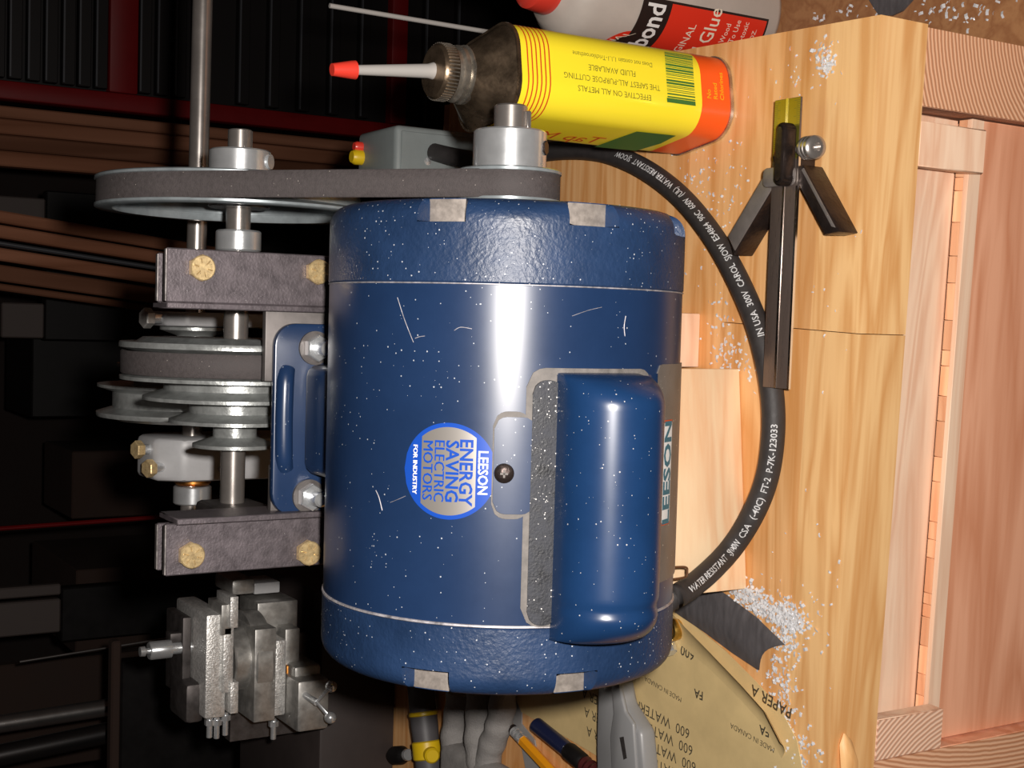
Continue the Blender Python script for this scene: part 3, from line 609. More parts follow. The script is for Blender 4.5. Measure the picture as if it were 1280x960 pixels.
sl = cpart('slide_block', 'castd', 318, 345, 786, 902, YC-0.004, 0.07, 0.001)
cpart('dovetail', 'cast', 342, 358, 800, 895, YC+0.004, 0.06, 0.002)
cpart('gib', 'bronze', 358, 371, 832, 896, YC+0.008, 0.03, 0.0008)
cpart('saddle', 'castd', 356, 374, 786, 894, YC+0.012, 0.06, 0.001)
cpart('slide_way', 'castd', 322, 372, 752, 790, YC+0.03, 0.04, 0.001)
cpart('cross_arm', 'castd', 290, 320, 724, 744, YC+0.03, 0.04, 0.003)
cpart('cross_arm', 'greypaint', 318, 350, 728, 742, YC+0.045, 0.03, 0.001)
cpart('end_bracket', 'castd', 372, 412, 850, 914, YC-0.018, 0.05, 0.003)
cpart('end_bracket', 'castd', 368, 402, 832, 862, YC-0.004, 0.05, 0.003)
p = Vector(onY(400, 872, YC-0.02)); h0 = Vector(onY(396, 878, YC-0.034)); h1 = Vector(onY(413, 897, YC-0.040)); h2 = Vector(onY(414, 858, YC-0.028))
hd = build('ball_handle', MB().tube([h2, h0, h1], 0.0018, 10), 'chrome', cs)
bm_ = bmesh.new(); bmesh.ops.create_uvsphere(bm_, u_segments=18, v_segments=12, radius=0.0045, matrix=Matrix.Translation(h1)); build('ball', MB().bm(bm_), 'chrome', hd)
bm_ = bmesh.new(); bmesh.ops.create_uvsphere(bm_, u_segments=18, v_segments=12, radius=0.0045, matrix=Matrix.Translation(h2)); build('ball', MB().bm(bm_), 'chrome', hd)
build('handle_stem', MB().cyl(h0, h0+Vector((0.002, 0.022, 0.003)), 0.0025, 14), 'chrome', hd)
for (px_, ya, yb) in ((262, 896, 922), (271, 896, 923), (282, 890, 919), (342, 898, 924)):
    a = onY(px_, ya, YC+0.01); b2 = onY(px_, yb, YC+0.01)
    s_ = build('adjusting_screw', MB().cyl(a, (b2[0], a[1], a[2]), 0.0022, 14, 0.0004), 'chrome', cs)
    build('screw_nut', MB().cyl((a[0]-0.002, a[1], a[2]), (a[0]-0.006, a[1], a[2]), 0.0038, 6), 'chrome', s_)
build('leg', MB().box(cs.location.x-0.04, cs.location.x+0.04, 0.45, 0.51, 0.066, 0.13), 'castdark', cs)

# ================================================================== OIL CAN
ya_ = math.radians(9); cn = Vector((math.sin(ya_), -math.cos(ya_), 0)); cr = Vector((math.cos(ya_), math.sin(ya_), 0))
# cn: outward normal of the narrow side; cr: to the right along it
CW, CD, CH = 0.047, 0.062, 0.139
fc = Vector((0.1310, 0.0360, 0)); cc = fc-cn*(CD/2)
can = thing('oil_can', 'yellow and orange tin can of cutting fluid with red-tipped spout', 'can', cc)
def CF(u, v, h): return cc+cr*u-cn*v+Vector((0, 0, h))
def can_ring(h, gx=1.0, gy=1.0, r=0.0165): return [CF(u*gx, v*gy, h) for u, v in rrect(-CW/2, CW/2, -CD/2, CD/2, r, 8)]
def ringstack(hs): return MB().grid([list(x) for x in hs], closed=True)
build('body', ringstack([can_ring(0.0225), can_ring(CH)]), 'yellow', can)
build('bottom_band', ringstack([can_ring(0.0025), can_ring(0.0225)]), 'orange', can)
def rim_ring(h): return ringstack([can_ring(h-0.0012, 0.99, 0.99), can_ring(h-0.0010, 1.03, 1.016), can_ring(h+0.0010, 1.03, 1.016), can_ring(h+0.0012, 0.97, 0.985)])
r0 = rim_ring(0.0013); r0.add(can_ring(0.0008), [tuple(range(36))]); build('bottom_rim', r0, 'tinb', can); build('top_rim', rim_ring(CH), 'tin', can)
def circ(h, r): return [CF(r*math.cos(a)*1.0, r*math.sin(a), h) for a in [math.atan2(v, u) for u, v in rrect(-CW/2, CW/2, -CD/2, CD/2, 0.0165, 8)]]
def lerp(A_, B_, t): return [a.lerp(b, t) for a, b in zip(A_, B_)]
A_, B_ = can_ring(CH, 1.0, 1.0), circ(CH+0.015, 0.0155)
build('shoulder', ringstack([A_, lerp(A_, B_, 0.06)]+[lerp(A_, B_, q) for q in (0.3, 0.6, 0.9, 1.0)]+[circ(CH+0.017, 0.013)]), 'tin', can)
ctop = CF(0, 0, CH+0.014)
build('neck', MB().lathe([(0, 0.0150), (0.002, 0.0150), (0.003, 0.0135), (0.004, 0.0145), (0.006, 0.0145), (0.007, 0.0130), (0.010, 0.0130)], ctop, (0, 0, 1), 40), 'tinb', can)
cp = build('cap', MB().lathe([(0, 0.0130), (0.0005, 0.0142), (0.007, 0.0140), (0.0085, 0.0128), (0.0088, 0.004)], ctop+Vector((0, 0, 0.0095)), (0, 0, 1), 60), 'tin', can)
kn = MB()
for i in range(48):
    a = 2*math.pi*i/48; kn.box(-0.0003, 0.0003, 0.0140, 0.0146, 0.001, 0.0068, 0, 1, Matrix.Translation(ctop+Vector((0, 0, 0.0095))) @ Matrix.Rotation(a, 4, 'Z'))
build('knurling', kn, 'tinb', cp, kind='stuff')
nz0 = ctop+Vector((0, 0, 0.0180)); tip = Vector(onY(415, 87, nz0.y)); tip.y = nz0.y; nb = nz0.lerp(tip, 0.78)
build('spout', MB().tube([nz0, nz0.lerp(tip, 0.06), nb], 0.003, 16, radii=[0.0044, 0.0036, 0.0024]), 'nozzle', can)
build('spout_tip', MB().tube([nb, nb.lerp(tip, 0.2), tip], 0.004, 18, radii=[0.0046, 0.0044, 0.0030]), 'redplastic', can)
# printing: on the narrow side, text runs upward
def CT(u, v): return CF(u, -CD/2-0.0003, v)     # u to the right along face, v up
def cant(mb, s, size, u0, h0, bold=0.0, sx=1.0): return text_mb(mb, s, size, lambda a, b: CT(u0-b, h0+a), bold, sx=sx)
def cant_(*a): build('lettering', cant(MB(), *a), 'olive', can, smooth=0)
cant_('EFFECTIVE ON ALL METALS', 0.0044, -0.0100, 0.081, 0.0, 0.88); cant_('THE SAFEST ALL-PURPOSE CUTTING', 0.0044, -0.0040, 0.082, 0, 0.86); cant_('FLUID AVAILABLE', 0.0044, 0.0018, 0.082, 0, 0.88); cant_('Does not contain 1,1,1-Trichloroethane', 0.0036, 0.0080, 0.081, 0, 0.88)
bc = MB(); r_ = random.Random(5); u = -0.0085
while u < 0.0165:
    w_ = r_.choice([0.0004, 0.0004, 0.0008, 0.0011]); q = [CT(u, 0.0275), CT(u+w_, 0.0275), CT(u+w_, 0.0465), CT(u, 0.0465)]; bc.add(q, [(0, 1, 2, 3)]); u += w_+r_.choice([0.0004, 0.0006, 0.0009])
build('barcode', bc, 'inkgreen', can, smooth=0)
build('label_panel', MB().add([CT(-0.0112, 0.0275), CT(-0.0088, 0.0275), CT(-0.0088, 0.0470), CT(-0.0112, 0.0470)], [(0, 1, 2, 3)]), 'inkgreen', can, smooth=0)
for i in range(6):
    h = CH-0.0050-0.0026*i; build('red_line', ringstack([can_ring(h-0.0004, 1.008, 1.0045), can_ring(h+0.0004, 1.008, 1.0045)]), 'inkred', can)
for i, s_ in enumerate(('No', 'Rated', 'Chlorines')): build('lettering', text_mb(MB(), s_, 0.0040, (lambda h: lambda a, b: CT(-0.006+a, h+b))(0.0175-0.0046*i), 0.0, 'LEFT'), 'toolyellow', can, smooth=0)
# left wide side: green field and red script
def CLs(u, v): return CF(-CW/2-0.0003, u, v)
build('label_panel', MB().add([CLs(-0.016, 0.030), CLs(0.0, 0.028), CLs(0.018, 0.032), CLs(0.019, 0.060), CLs(0.0, 0.058), CLs(-0.015, 0.056)], [(0, 1, 2, 3, 4, 5)]), 'inkgreen', can, smooth=0)
tx = MB(); text_mb(tx, 'Tap Magic', 0.016, lambda a, b: CLs(0.008-b, 0.096+a), 0.0); build('lettering', tx, 'inkred', can, smooth=0)

# ================================================================== GLUE BOTTLE
TZ = -0.14
gb0 = onZ(937, 22, TZ); gbx, gby, gr = gb0[0], gb0[1], 0.036
GO = Vector((gbx, gby, TZ)); zb = lambda x, y=20: onY(x, y, gby-0.02)[2]-TZ
h_sh = zb(705)
gl = thing('glue_bottle', 'white plastic wood glue bottle with red label and red cap', 'bottle', GO)
build('body', MB().lathe([(0, 0.0), (0.0, gr-0.006), (0.002, gr-0.002), (0.006, gr), (h_sh-0.020, gr), (h_sh-0.010, gr*0.93), (h_sh-0.003, gr*0.72), (h_sh, gr*0.52), (h_sh+0.004, gr*0.45), (h_sh+0.004, 0)], GO, (0, 0, 1), 64), 'bottle', gl)
h_c1 = zb(686); h_n = zb(618)
build('cap', MB().lathe([(0, gr*0.58), (0.002, gr*0.60), (h_c1-h_sh+0.004, gr*0.54), (h_c1-h_sh+0.006, gr*0.44), (h_c1-h_sh+0.006, 0)], GO+Vector((0, 0, h_sh-0.002)), (0, 0, 1), 48), 'redplastic', gl)
build('nozzle', MB().lathe([(0, gr*0.34), (0.006, gr*0.30), (h_n-h_c1-0.004, gr*0.20), (h_n-h_c1, gr*0.14), (h_n-h_c1, 0)], GO+Vector((0, 0, h_c1+0.002)), (0, 0, 1), 32), 'bottle', gl)
va = math.atan2(C[1]-gby, C[0]-gbx)-0.80
def GC(h): return lambda u, v: GO+Vector(((gr+h)*math.cos(va+u/gr), (gr+h)*math.sin(va+u/gr), v))
hl0, hl1 = zb(940, 30), zb(812, 15)
def gpatch(mb, f, u0, u1, v0, v1, n=24): return mb.grid([[f(u0+(u1-u0)*i/n, v) for v in (v0, v1)] for i in range(n+1)])
build('label_border', gpatch(MB(), GC(0.0003), -0.030, 0.030, hl0-0.0016, hl1+0.001), 'labelblack', gl); build('label_field', gpatch(MB(), GC(0.0005), -0.0285, 0.0285, hl0, hl1), 'labelred', gl)
hbn = hl1+0.004
build('label_band', MB().grid([[GC(0.0007)(-0.030+0.060*i/24, hbn-0.011+0.000*i), GC(0.0007)(-0.030+0.060*i/24, hbn+0.012)] for i in range(25)]), 'labelblack', gl)
rows = [[GC(0.0005)(-0.010+r*math.cos(a), hbn+0.010+r*0.9*math.sin(a)) for r in (0.002, 0.006, 0.011, 0.0165)] for a in np.linspace(0, math.pi, 20)]
build('label_arch', MB().grid(rows), 'labelred', gl)
rows = [[GC(0.0007)(-0.010+r*math.cos(a), hbn+0.010+r*0.9*math.sin(a)) for r in (0.001, 0.006, 0.0125)] for a in np.linspace(0, math.pi, 20)]
build('label_arch', MB().grid(rows), 'labelblack', gl)
tx = MB(); text_mb(tx, 'Titebond', 0.0195, lambda u, v: GC(0.0010)(u-0.002, hbn+v), 0.02, sx=0.82); build('lettering', tx, 'white', gl, smooth=0)
def gtext(*a, **k): build('lettering', text_mb(MB(), *a, **k), 'cream', gl, smooth=0)
gtext('ORIGINAL', 0.0080, lambda u, v: GC(0.0008)(u, hl1-0.028+v)); gtext('Wood Glue', 0.0150, lambda u, v: GC(0.0008)(u, hl1-0.043+v), 0.006, sx=0.85)
for i, s_ in enumerate(('Stronger Than Wood', 'Non-Toxic, Easy To Use', 'Sands Well & Non-toxic')): gtext(s_, 0.0058, (lambda i: lambda u, v: GC(0.0008)(u, hl1-0.056-0.0072*i+v))(i), sx=0.9)
gtext('16 FL. OZ.', 0.0046, lambda u, v: GC(0.0008)(u+0.012, hl0+0.008+v)); gtext('ORIGINAL', 0.0075, lambda u, v: GC(0.0010)(u*0.9-0.010, hbn+0.0225+v-0.6*(u)**2/0.014))
# slim grey rod standing on the table behind the can
a = onY(412, 7, 0.26); b2 = onY(605, 39, 0.26)
v_ = Vector(b2)-Vector(a); bt_ = Vector(a)+v_*((TZ-a[2])/v_.z)
single('thin_rod', MB().tube([bt_, Vector(a)], 0.0016, 10), 'nozzle', 'thin pale grey rod standing upright behind the oil can', 'rod')

# ================================================================== SWITCH BOX
sb = thing('switch_box', 'grey metal switch box with red and yellow buttons behind the belt', 'switch box', (0.105, 0.33, 0))
hz = onY(495, 162, 0.30)[2]; xr_ = onY(540, 160, 0.30)[0]
build('body', MB().box(0.052, xr_, 0.30, 0.362, 0.0, hz, 0.004, 3), 'boxgrey', sb)
def topbtn(nm, px_, py_, r, h, m):
    p = onZ(px_, py_, hz); build(nm, MB().lathe([(-0.001, r), (h*0.7, r), (h, r*0.75), (h, 0)], (p[0], p[1], hz), (0, 0, 1), 24), m, sb)
topbtn('button', 452, 197, 0.0055, 0.008, 'toolyellow'); topbtn('button', 452, 184, 0.0038, 0.006, 'redplastic')
p = onY(534, 202, 0.30); build('cover_screw', MB().lathe([(0, 0.003), (0.0012, 0.0026), (0.0018, 0)], (p[0], 0.30, p[2]), (0, -1, 0), 16), 'chrome', sb)
build('cover_seam', MB().box(0.056, xr_-0.004, 0.2990, 0.3004, 0.004, hz-0.004, 0.0006, 1), 'boxgrey', sb)

# ================================================================== POWER CORD
CRD = 0.0062
pth = [(575, 178), (560, 195), (600, 205), (655, 196), (700, 188), (745, 189), (785, 201), (822, 222), (858, 253), (892, 296), (920, 345), (944, 400), (958, 450), (966, 500), (966, 550), (958, 600), (940, 645), (912, 688), (876, 724), (840, 748), (800, 760), (770, 760)]
pp = []
for i, (x, y) in enumerate(pth):
    z = CRD+0.0003
    p = Vector(onZ(x, y, z)); pp.append(p)
for k_c, Yc_ in ((17, 0.007), (18, 0.000), (19, -0.008)):
    pp[k_c] = Vector(onY(*pth[k_c], Yc_))
pp[16] = Vector(onZ(*pth[16], 0.010))
pp[0] = Vector((0.118, 0.2985, 0.045)); pp[1] = Vector((0.112, 0.272, 0.038)); pp[2] = Vector((0.106, 0.24, 0.018))
pp[20] = Vector(onY(800, 762, 0.004)); pp[21] = Vector(onY(770, 768, 0.010))
cpath = curve(pp, 10)
cord = single('power_cord', MB().tube(cpath, CRD, 16), 'cord', 'thick black power cord looping over the bench from the switch box', 'cord', org=(0.0, 0.05, 0))
cord['org'] = [0.0, 0.05, 0]
# white print along the cord, read from the motor end
seg = [0.0]
for i in range(1, len(cpath)): seg.append(seg[-1]+(cpath[i]-cpath[i-1]).length)
tot = seg[-1]
def along(s):
    s = min(max(s, 0), tot-1e-6)
    i = max(0, np.searchsorted(seg, s)-1); t = (s-seg[i])/(seg[i+1]-seg[i]); return cpath[i].lerp(cpath[i+1], t), (cpath[i+1]-cpath[i]).normalized()
def topix(p):
    v = np.array(p)-C; d = v@Fv; return 640+FPX*(v@Rv)/d, 480-FPX*(v@Uv)/d
def s_near(x, y):
    return seg[min(range(len(cpath)), key=lambda i: math.hypot(topix(cpath[i])[0]-x, topix(cpath[i])[1]-y))]
tx = MB()
def cordtext(s, x0, y0, size=0.0062, phi0=-0.45, sx=1.0):
    st = s_near(x0, y0); vs, fs = text_uv(s, size, 0.012, 'LEFT', sx)
    out = []
    for u, v in vs:
        p, t = along(st-u); nv = Vector(C)-p; nv = (nv-t*nv.dot(t)).normalized()*0.75+Vector((0, 0, 0.25)); nv = (nv-t*nv.dot(t)).normalized(); side = t.cross(nv).normalized()   # side: to the right of the path's forward direction
        ph = phi0+v/CRD; r = CRD+0.00040
        # reading backwards along the path; letter tops point to the far side
        out.append(p+side*math.sin(ph)*r+side.cross(t)*math.cos(ph)*r)
    build('lettering', MB().add(out, fs), 'cordtext', cord, smooth=0)
cordtext('WATER RESISTANT  SJOOW  CSA  (-40C)  FT-2  P-7K-123033', 852, 742, 0.0047, -0.28)
cordtext('IN USA  300V  CAROL  SJOW  E54864  90C  600V  (UL)  WATER RESISTANT  SJOOW', 952, 424, 0.0047, -0.28)

# ================================================================== CENTRE SQUARE
ct_ = thing('centre_square', 'steel rule in a black centre-finding head on the bench', 'centre square', (0.06, -0.01, 0))
RZ = 0.0148
A0, A1 = Vector(onZ(985, 123, RZ)), Vector(onZ(969, 485, RZ)); ax = (A1-A0).normalized(); sd = Vector((ax.y, -ax.x, 0)); 
if sd.y < 0: sd = -sd      # away from the camera
RL = (A1-A0).length; RW = 0.0095
def RU(u, v, h): return A0+ax*u+sd*v+Vector((0, 0, h))
build('rule', MB().prism([(0, -RW), (RL, -RW), (RL, RW), (0, RW)], RU, -0.0012, 0.0, 0.0002), 'rule', ct_)
build('rule_end', MB().prism([(0.0002, -RW+0.0002), (0.031, -RW+0.0002), (0.031, RW-0.0002), (0.0002, RW-0.0002)], RU, 0.0, 0.00012), 'ruleyel', ct_)
build('rule_groove', MB().prism([(0.0, -0.0006), (RL, -0.0006), (RL, 0.0010), (0, 0.0010)], RU, 0.0, 0.0003), 'rulebright', ct_)
build('rule_edge', MB().prism([(0.03, -RW-0.0006), (RL, -RW-0.0006), (RL, -RW+0.0008), (0.03, -RW+0.0008)], RU, -0.0011, 0.00025), 'rulebright', ct_)
gr_ = MB()
for i in range(60):
    u = 0.0015+i*0.0005*2
    if u > 0.031: break
    L_2 = 0.0045 if i % 4 == 0 else 0.0028
    for sgn in (-1, 1): gr_.prism([(u, sgn*(RW-0.0003)), (u+0.00025, sgn*(RW-0.0003)), (u+0.00025, sgn*(RW-L_2)), (u, sgn*(RW-L_2))], RU, 0.00012, 0.00018)
build('graduations', gr_, 'olive', ct_, kind='stuff', smooth=0)
uh = (Vector(onZ(996, 222, RZ))-A0).dot(ax)
hd_ = build('head', MB().prism(rrect(uh-0.027, uh+0.004, -0.0088, -0.0012, 0.0034), RU, 0.0003, 0.0095, 0.002), 'iron', ct_)
build('head', MB().prism(rrect(uh-0.020, uh+0.004, -0.0070, 0.0080, 0.003), RU, -0.0145, -0.0014, 0.001), 'iron', ct_)
def arm(px_e, py_e, u0, v0, hw, m, mface, f0, f1):
    E_ = Vector(onZ(px_e, py_e, 0.004)); S_ = RU(u0, v0, 0); d = (E_-S_); d.z = 0; L = d.length; d.normalize(); n_ = Vector((-d.y, d.x, 0))
    f = lambda u, v, h: (S_.x+d.x*u+n_.x*v, S_.y+d.y*u+n_.y*v, h)
    o = build('arm', MB().prism([(0, -hw), (L-0.005, -hw), (L, hw), (0, hw)], f, 0.0, 0.0138, 0.0008), m, ct_)
    build('arm_face', MB().prism([(0.002, f0*hw), (L-0.005, f0*hw), (L-0.003, f1*hw), (0.002, f1*hw)], f, 0.0136, 0.0143, 0.0002), mface, o)
arm(1060, 298, uh-0.004, -0.0085, 0.0042, 'iron', 'ironface', 0.5, 0.9)
arm(928, 313, uh-0.002, 0.0105, 0.0052, 'iron', 'ironface', -0.9, 0.9)
build('head_bridge', MB().prism(rrect(uh-0.006, uh+0.004, -0.0090, 0.0135, 0.003), RU, 0.0003, 0.0030, 0.0008), 'ironface', ct_)
kp = Vector(onZ(1003, 186, 0.016)); kd = (Vector(onZ(1033, 184, 0.016))-kp).normalized()
kd = (kd+Vector((0, 0, 0.25))).normalized()
kb = build('clamp_knob', MB().lathe([(0, 0.003), (0.006, 0.003), (0.006, 0.0052), (0.0068, 0.006), (0.0085, 0.006), (0.0092, 0.0052), (0.010, 0.006), (0.0118, 0.006), (0.0124, 0.0052), (0.0130, 0.006), (0.0150, 0.0058), (0.0160, 0.0046), (0.0160, 0.0022), (0.013, 0.002), (0.013, 0)], kp-kd*0.002, kd, 32), 'shaft', ct_)
bk = Vector(onZ(974, 197, 0.016)); build('clamp_stud', MB().cyl(bk, bk-kd*-0.010, 0.0042, 20, 0.001), 'iron', ct_)

# ================================================================== WOOD BLOCKS UNDER THE MOTOR
def blk(p1, p2, dep, h, m, label):
    a = Vector(onZ(*p1, 0)); b_ = Vector(onZ(*p2, 0)); d = (b_-a); L = d.length; d.normalize(); n_ = Vector((-d.y, d.x, 0)); n_ = n_ if n_.y > 0 else -n_
    single('wood_block', MB().prism([(0, 0), (L, 0), (L, dep), (0, dep)], lambda u, v, h_: (a.x+d.x*u+n_.x*v, a.y+d.y*u+n_.y*v, h_), 0.0003, h, 0.0008), m, label, 'wood block')
blk((925, 461), (934, 736), 0.030, ZM-R-0.0012, 'block', 'long pale wood block propping the motor beside the cord loop')
blk((876, 392), (874, 459), 0.030, 0.055, 'pale', 'short pinkish wood offcut beside the long pale block')
wp = [onZ(842, 711, 0.05), onZ(858, 710, 0.05), onZ(859, 721, 0.05), onZ(842, 724, 0.05)]
single('wire_loop', MB().tube(curve([Vector(onY(842, 709, -0.006)), Vector(onY(857, 709, -0.006)), Vector(onY(859, 714, -0.006)), Vector(onY(857, 721, -0.006)), Vector(onY(842, 724, -0.006))], 5), 0.0006, 8), 'wire', 'tiny brown wire loop poking out below the nameplate', 'wire')

# ================================================================== ABRASIVE PAPER
ppoly = [(838, 762), (868, 782), (905, 812), (945, 852), (975, 885), (996, 925), (1006, 975), (900, 1010), (760, 953), (700, 917), (652, 890), (640, 862), (700, 800), (800, 745)]
def sheet_z(x, y): return 0.0012+0.006*max(0, 1-abs((x-0.10-0.0)*0+((x-950)*0.64-(y-857)*0.77))/22.0)*0
pc_ = [onZ(x, y, 0.001) for x, y in ppoly]
pap = thing('abrasive_paper', 'tan-backed 600 grit waterproof abrasive paper sheet on the bench', 'sandpaper', tuple(np.mean(pc_, axis=0)*np.array([1, 1, 0])))
psh = build('sheet', MB().prism([(p[0], p[1]) for p in pc_], lambda u, v, h: (u, v, h), 0.0006, 0.0012), 'paper', pap, smooth=0)
cu_ = [[], []]
edge = [(838, 762), (868, 782), (905, 812), (945, 852), (975, 885), (996, 925)]
rows = []
for i, (x, y) in enumerate(edge):
    row = []
    for q_ in range(7):
        t = q_/6; p = onZ(x-30*t*0.55, y+30*t*0.75, 0); lift = 0.010*math.sin(min(1, i/2.5)*math.pi/2)*(1-t)**2; row.append((p[0], p[1], 0.0014+lift))
    rows.append(row)
build('curled_edge', MB().grid(rows), 'paper', pap)
tx = MB()
def ptext(s, x0, y0, x1, y1, size, bold=0.0, sx=1.0, z=0.00135):
    """text starting at pixel 0 and heading to pixel 1; letters keep that direction, tops to the right-hand turn that reads upright"""
    a = Vector(onZ(x0, y0, z)); b_ = Vector(onZ(x1, y1, z)); d = (b_-a).normalized(); up = Vector((-d.y, d.x, 0))
    build('lettering', text_mb(MB(), s, size, lambda u, v: tuple(a+d*u+up*v), bold, 'LEFT', sx), 'paperprint', pap, smooth=0)
for k in range(4):
    ptext('600  WATERPROOF  PAPER A', 862+k*4, 921+k*21-3, 770+k*1, 866+k*22, 0.0088, 0.0, 0.98)
for x, y in ((879, 866), (700, 921), (962, 912)): ptext('FA', x, y+4, x-20, y-4, 0.0070, 0.02)
ptext('MADE IN CANADA', 852, 875, 815, 853, 0.0042); ptext('MADE IN CANADA', 968, 938, 930, 916, 0.0042)
ptext('600', 868, 820, 845, 808, 0.0085, 0.01)
ptext('PAPER A', 990, 892, 935, 858, 0.0085, 0, 1, 0.0052)
# grey strip of abrasive cloth, curled
L0 = [(843, 765), (880, 790), (915, 816), (948, 838)]; L1 = [(872, 722), (905, 742), (945, 772), (980, 806)]
rows = []
for i in range(13):
    t = i/12*3; k = min(2, int(t)); ft = t-k
    a = (L0[k][0]+(L0[k+1][0]-L0[k][0])*ft, L0[k][1]+(L0[k+1][1]-L0[k][1])*ft); b_ = (L1[k][0]+(L1[k+1][0]-L1[k][0])*ft, L1[k][1]+(L1[k+1][1]-L1[k][1])*ft)
    rows.append([])
    for q_ in range(9):
        s = q_/8; x = a[0]+(b_[0]-a[0])*s; y = a[1]+(b_[1]-a[1])*s
        bow = 0.0022*math.sin(math.pi*s)+0.0004*math.sin(9*s); inset = 9*math.sin(math.pi*s)*(i/12)**4
        p = onZ(x-inset, y-inset*0.8, 0.0018+bow); rows[-1].append(tuple(p))
mb = MB().grid(rows); mb.grid([[(p[0], p[1], p[2]-0.0007) for p in r] for r in rows])
single('abrasive_strip', mb, 'grit', 'dark grey curled abrasive strip lying under the power cord', 'sandpaper strip')

# ================================================================== SMALL TOOLS AT THE BACK LEFT
def flat(name, pts, z0, z1, m, label, cat, bev=0.001):
    q = [onZ(x, y, z1) for x, y in pts]; return single(name, MB().prism([(p[0], p[1]) for p in q], lambda u, v, h: (u, v, h), z0, z1, bev), m, label, cat)
kz = 0.014
kn_ = thing('utility_knife', 'grey plastic utility knife handle lying across the abrasive paper', 'knife', tuple(np.array(onZ(775, 920, 0))*np.array([1, 1, 0])+np.array([0, 0, 0.0014])))
kp_ = [(746, 850), (772, 850), (778, 880), (788, 897), (800, 915), (806, 985), (745, 985), (744, 930)]
q = [onZ(x, y, kz) for x, y in kp_]
build('handle', MB().prism([(p[0], p[1]) for p in q], lambda u, v, h: (u, v, h), 0.0016, kz, 0.003), 'knife', kn_)
q = [onZ(x, y, kz+0.002) for x, y in ((763, 850), (772, 850), (781, 890), (791, 905), (796, 985), (765, 985), (762, 920), (766, 892))]
build('grip', MB().prism([(p[0], p[1]) for p in q], lambda u, v, h: (u, v, h), kz-0.001, kz+0.002, 0.0012), 'knife', kn_)
q = [onZ(x, y, kz+0.003) for x, y in ((773, 922), (778, 921), (782, 948), (778, 950))]
build('slot', MB().prism([(p[0], p[1]) for p in q], lambda u, v, h: (u, v, h), kz+0.0015, kz+0.0022), 'castdark', kn_)
rows = []
for i in range(14):
    a = math.radians(-10+100*i/13); c_ = Vector(onZ(788, 950, 0.004)); rr_ = 0.026
    P = Vector((c_.x+math.sin(a)*rr_*1.2-0.006, c_.y-math.cos(a)*rr_*0.9, 0.0018)); rows.append([P+Vector((0, 0, h)) + (c_-P)*(0.28*h/0.012) for h in (0, 0.004, 0.008, 0.012)])
mb = MB().grid(rows); mb.grid([[p+Vector((0, 0, 0.0008)) for p in r] for r in rows])
single('clear_cover', mb, 'clear', 'curved clear plastic cover beside the grey knife', 'cover')
flat('card_strip', [(633, 868), (652, 868), (652, 905), (668, 925), (680, 990), (662, 990), (652, 935), (640, 900)], 0.0003, 0.0011, 'strip', 'narrow grey card strip beside the cloth glove', 'card', 0)
# pencil
pa, pb = Vector(onZ(641, 912, 0.0052)), Vector(onZ(706, 982, 0.0052)); pd = (pb-pa).normalized()
pn = thing('pencil', 'orange pencil with a metal ferrule next to the glove', 'pencil', (pa.x, pa.y, 0.0012))
build('eraser', MB().cyl(pa-pd*0.002, pa+pd*0.003, 0.0036, 20, 0.001), 'iron', pn)
build('ferrule', MB().lathe([(0, 0.0037), (0.003, 0.0037), (0.0035, 0.0034), (0.004, 0.0037), (0.0075, 0.0037), (0.008, 0.0034), (0.0085, 0.0037), (0.012, 0.0037)], pa+pd*0.002, pd, 24), 'chrome', pn)
build('barrel', MB().cyl(pa+pd*0.0138, pa+pd*0.15, 0.0038, 6, 0), 'pencil', pn, smooth=0)
# dark pliers-like tool
ta_, tb_ = Vector(onZ(690, 922, 0.0065)), Vector(onZ(768, 985, 0.0065)); td = (tb_-ta_).normalized()
tl_ = thing('marker_pen', 'dark blue and maroon pen with black cap by the pencil', 'pen', (ta_.x, ta_.y, 0.0012))
build('barrel', MB().cyl(ta_-td*0.02, ta_+td*0.020, 0.0052, 24, 0.001), 'navy', tl_)
build('cap', MB().lathe([(0, 0.0056), (0.002, 0.0060), (0.016, 0.0058), (0.018, 0.0046)], ta_+td*0.0195, td, 24), 'black', tl_)
build('grip', MB().lathe([(q_*0.0025, 0.0046+0.0010*(q_ % 2)) for q_ in range(12)], ta_+td*0.037, td, 24), 'maroon', tl_)
# glove
fing = [[(574, 862), (571, 890), (567, 922), (569, 950), (585, 985)], [(600, 862), (598, 895), (597, 930), (601, 960), (603, 990)], [(630, 860), (627, 890), (621, 915), (612, 940), (606, 985)]]
gm = MB()
for k, fp in enumerate(fing):
    z_ = 0.011+0.002*(k % 2); cp_ = curve([onZ(x, y, z_) for x, y in fp], 8); n = len(cp_)
    gm.tube(cp_, 0.0095, 20, flat=1.0, radii=[0.0094*(1+0.05*math.sin(i*0.9+k))*(0.55 if i == 0 else 1) for i in range(n)])
pl_ = [onZ(x, y, 0.012) for x, y in ((560, 975), (650, 972), (650, 1060), (560, 1060))]
xs_ = [p[0] for p in pl_]; ys_ = [p[1] for p in pl_]; gm.box(min(xs_), max(xs_), min(ys_), max(ys_), 0.002, 0.022, 0.008, 3)
single('work_glove', gm, 'glove', 'grey cloth work glove with three fingers under the motor end', 'glove', smooth=70)
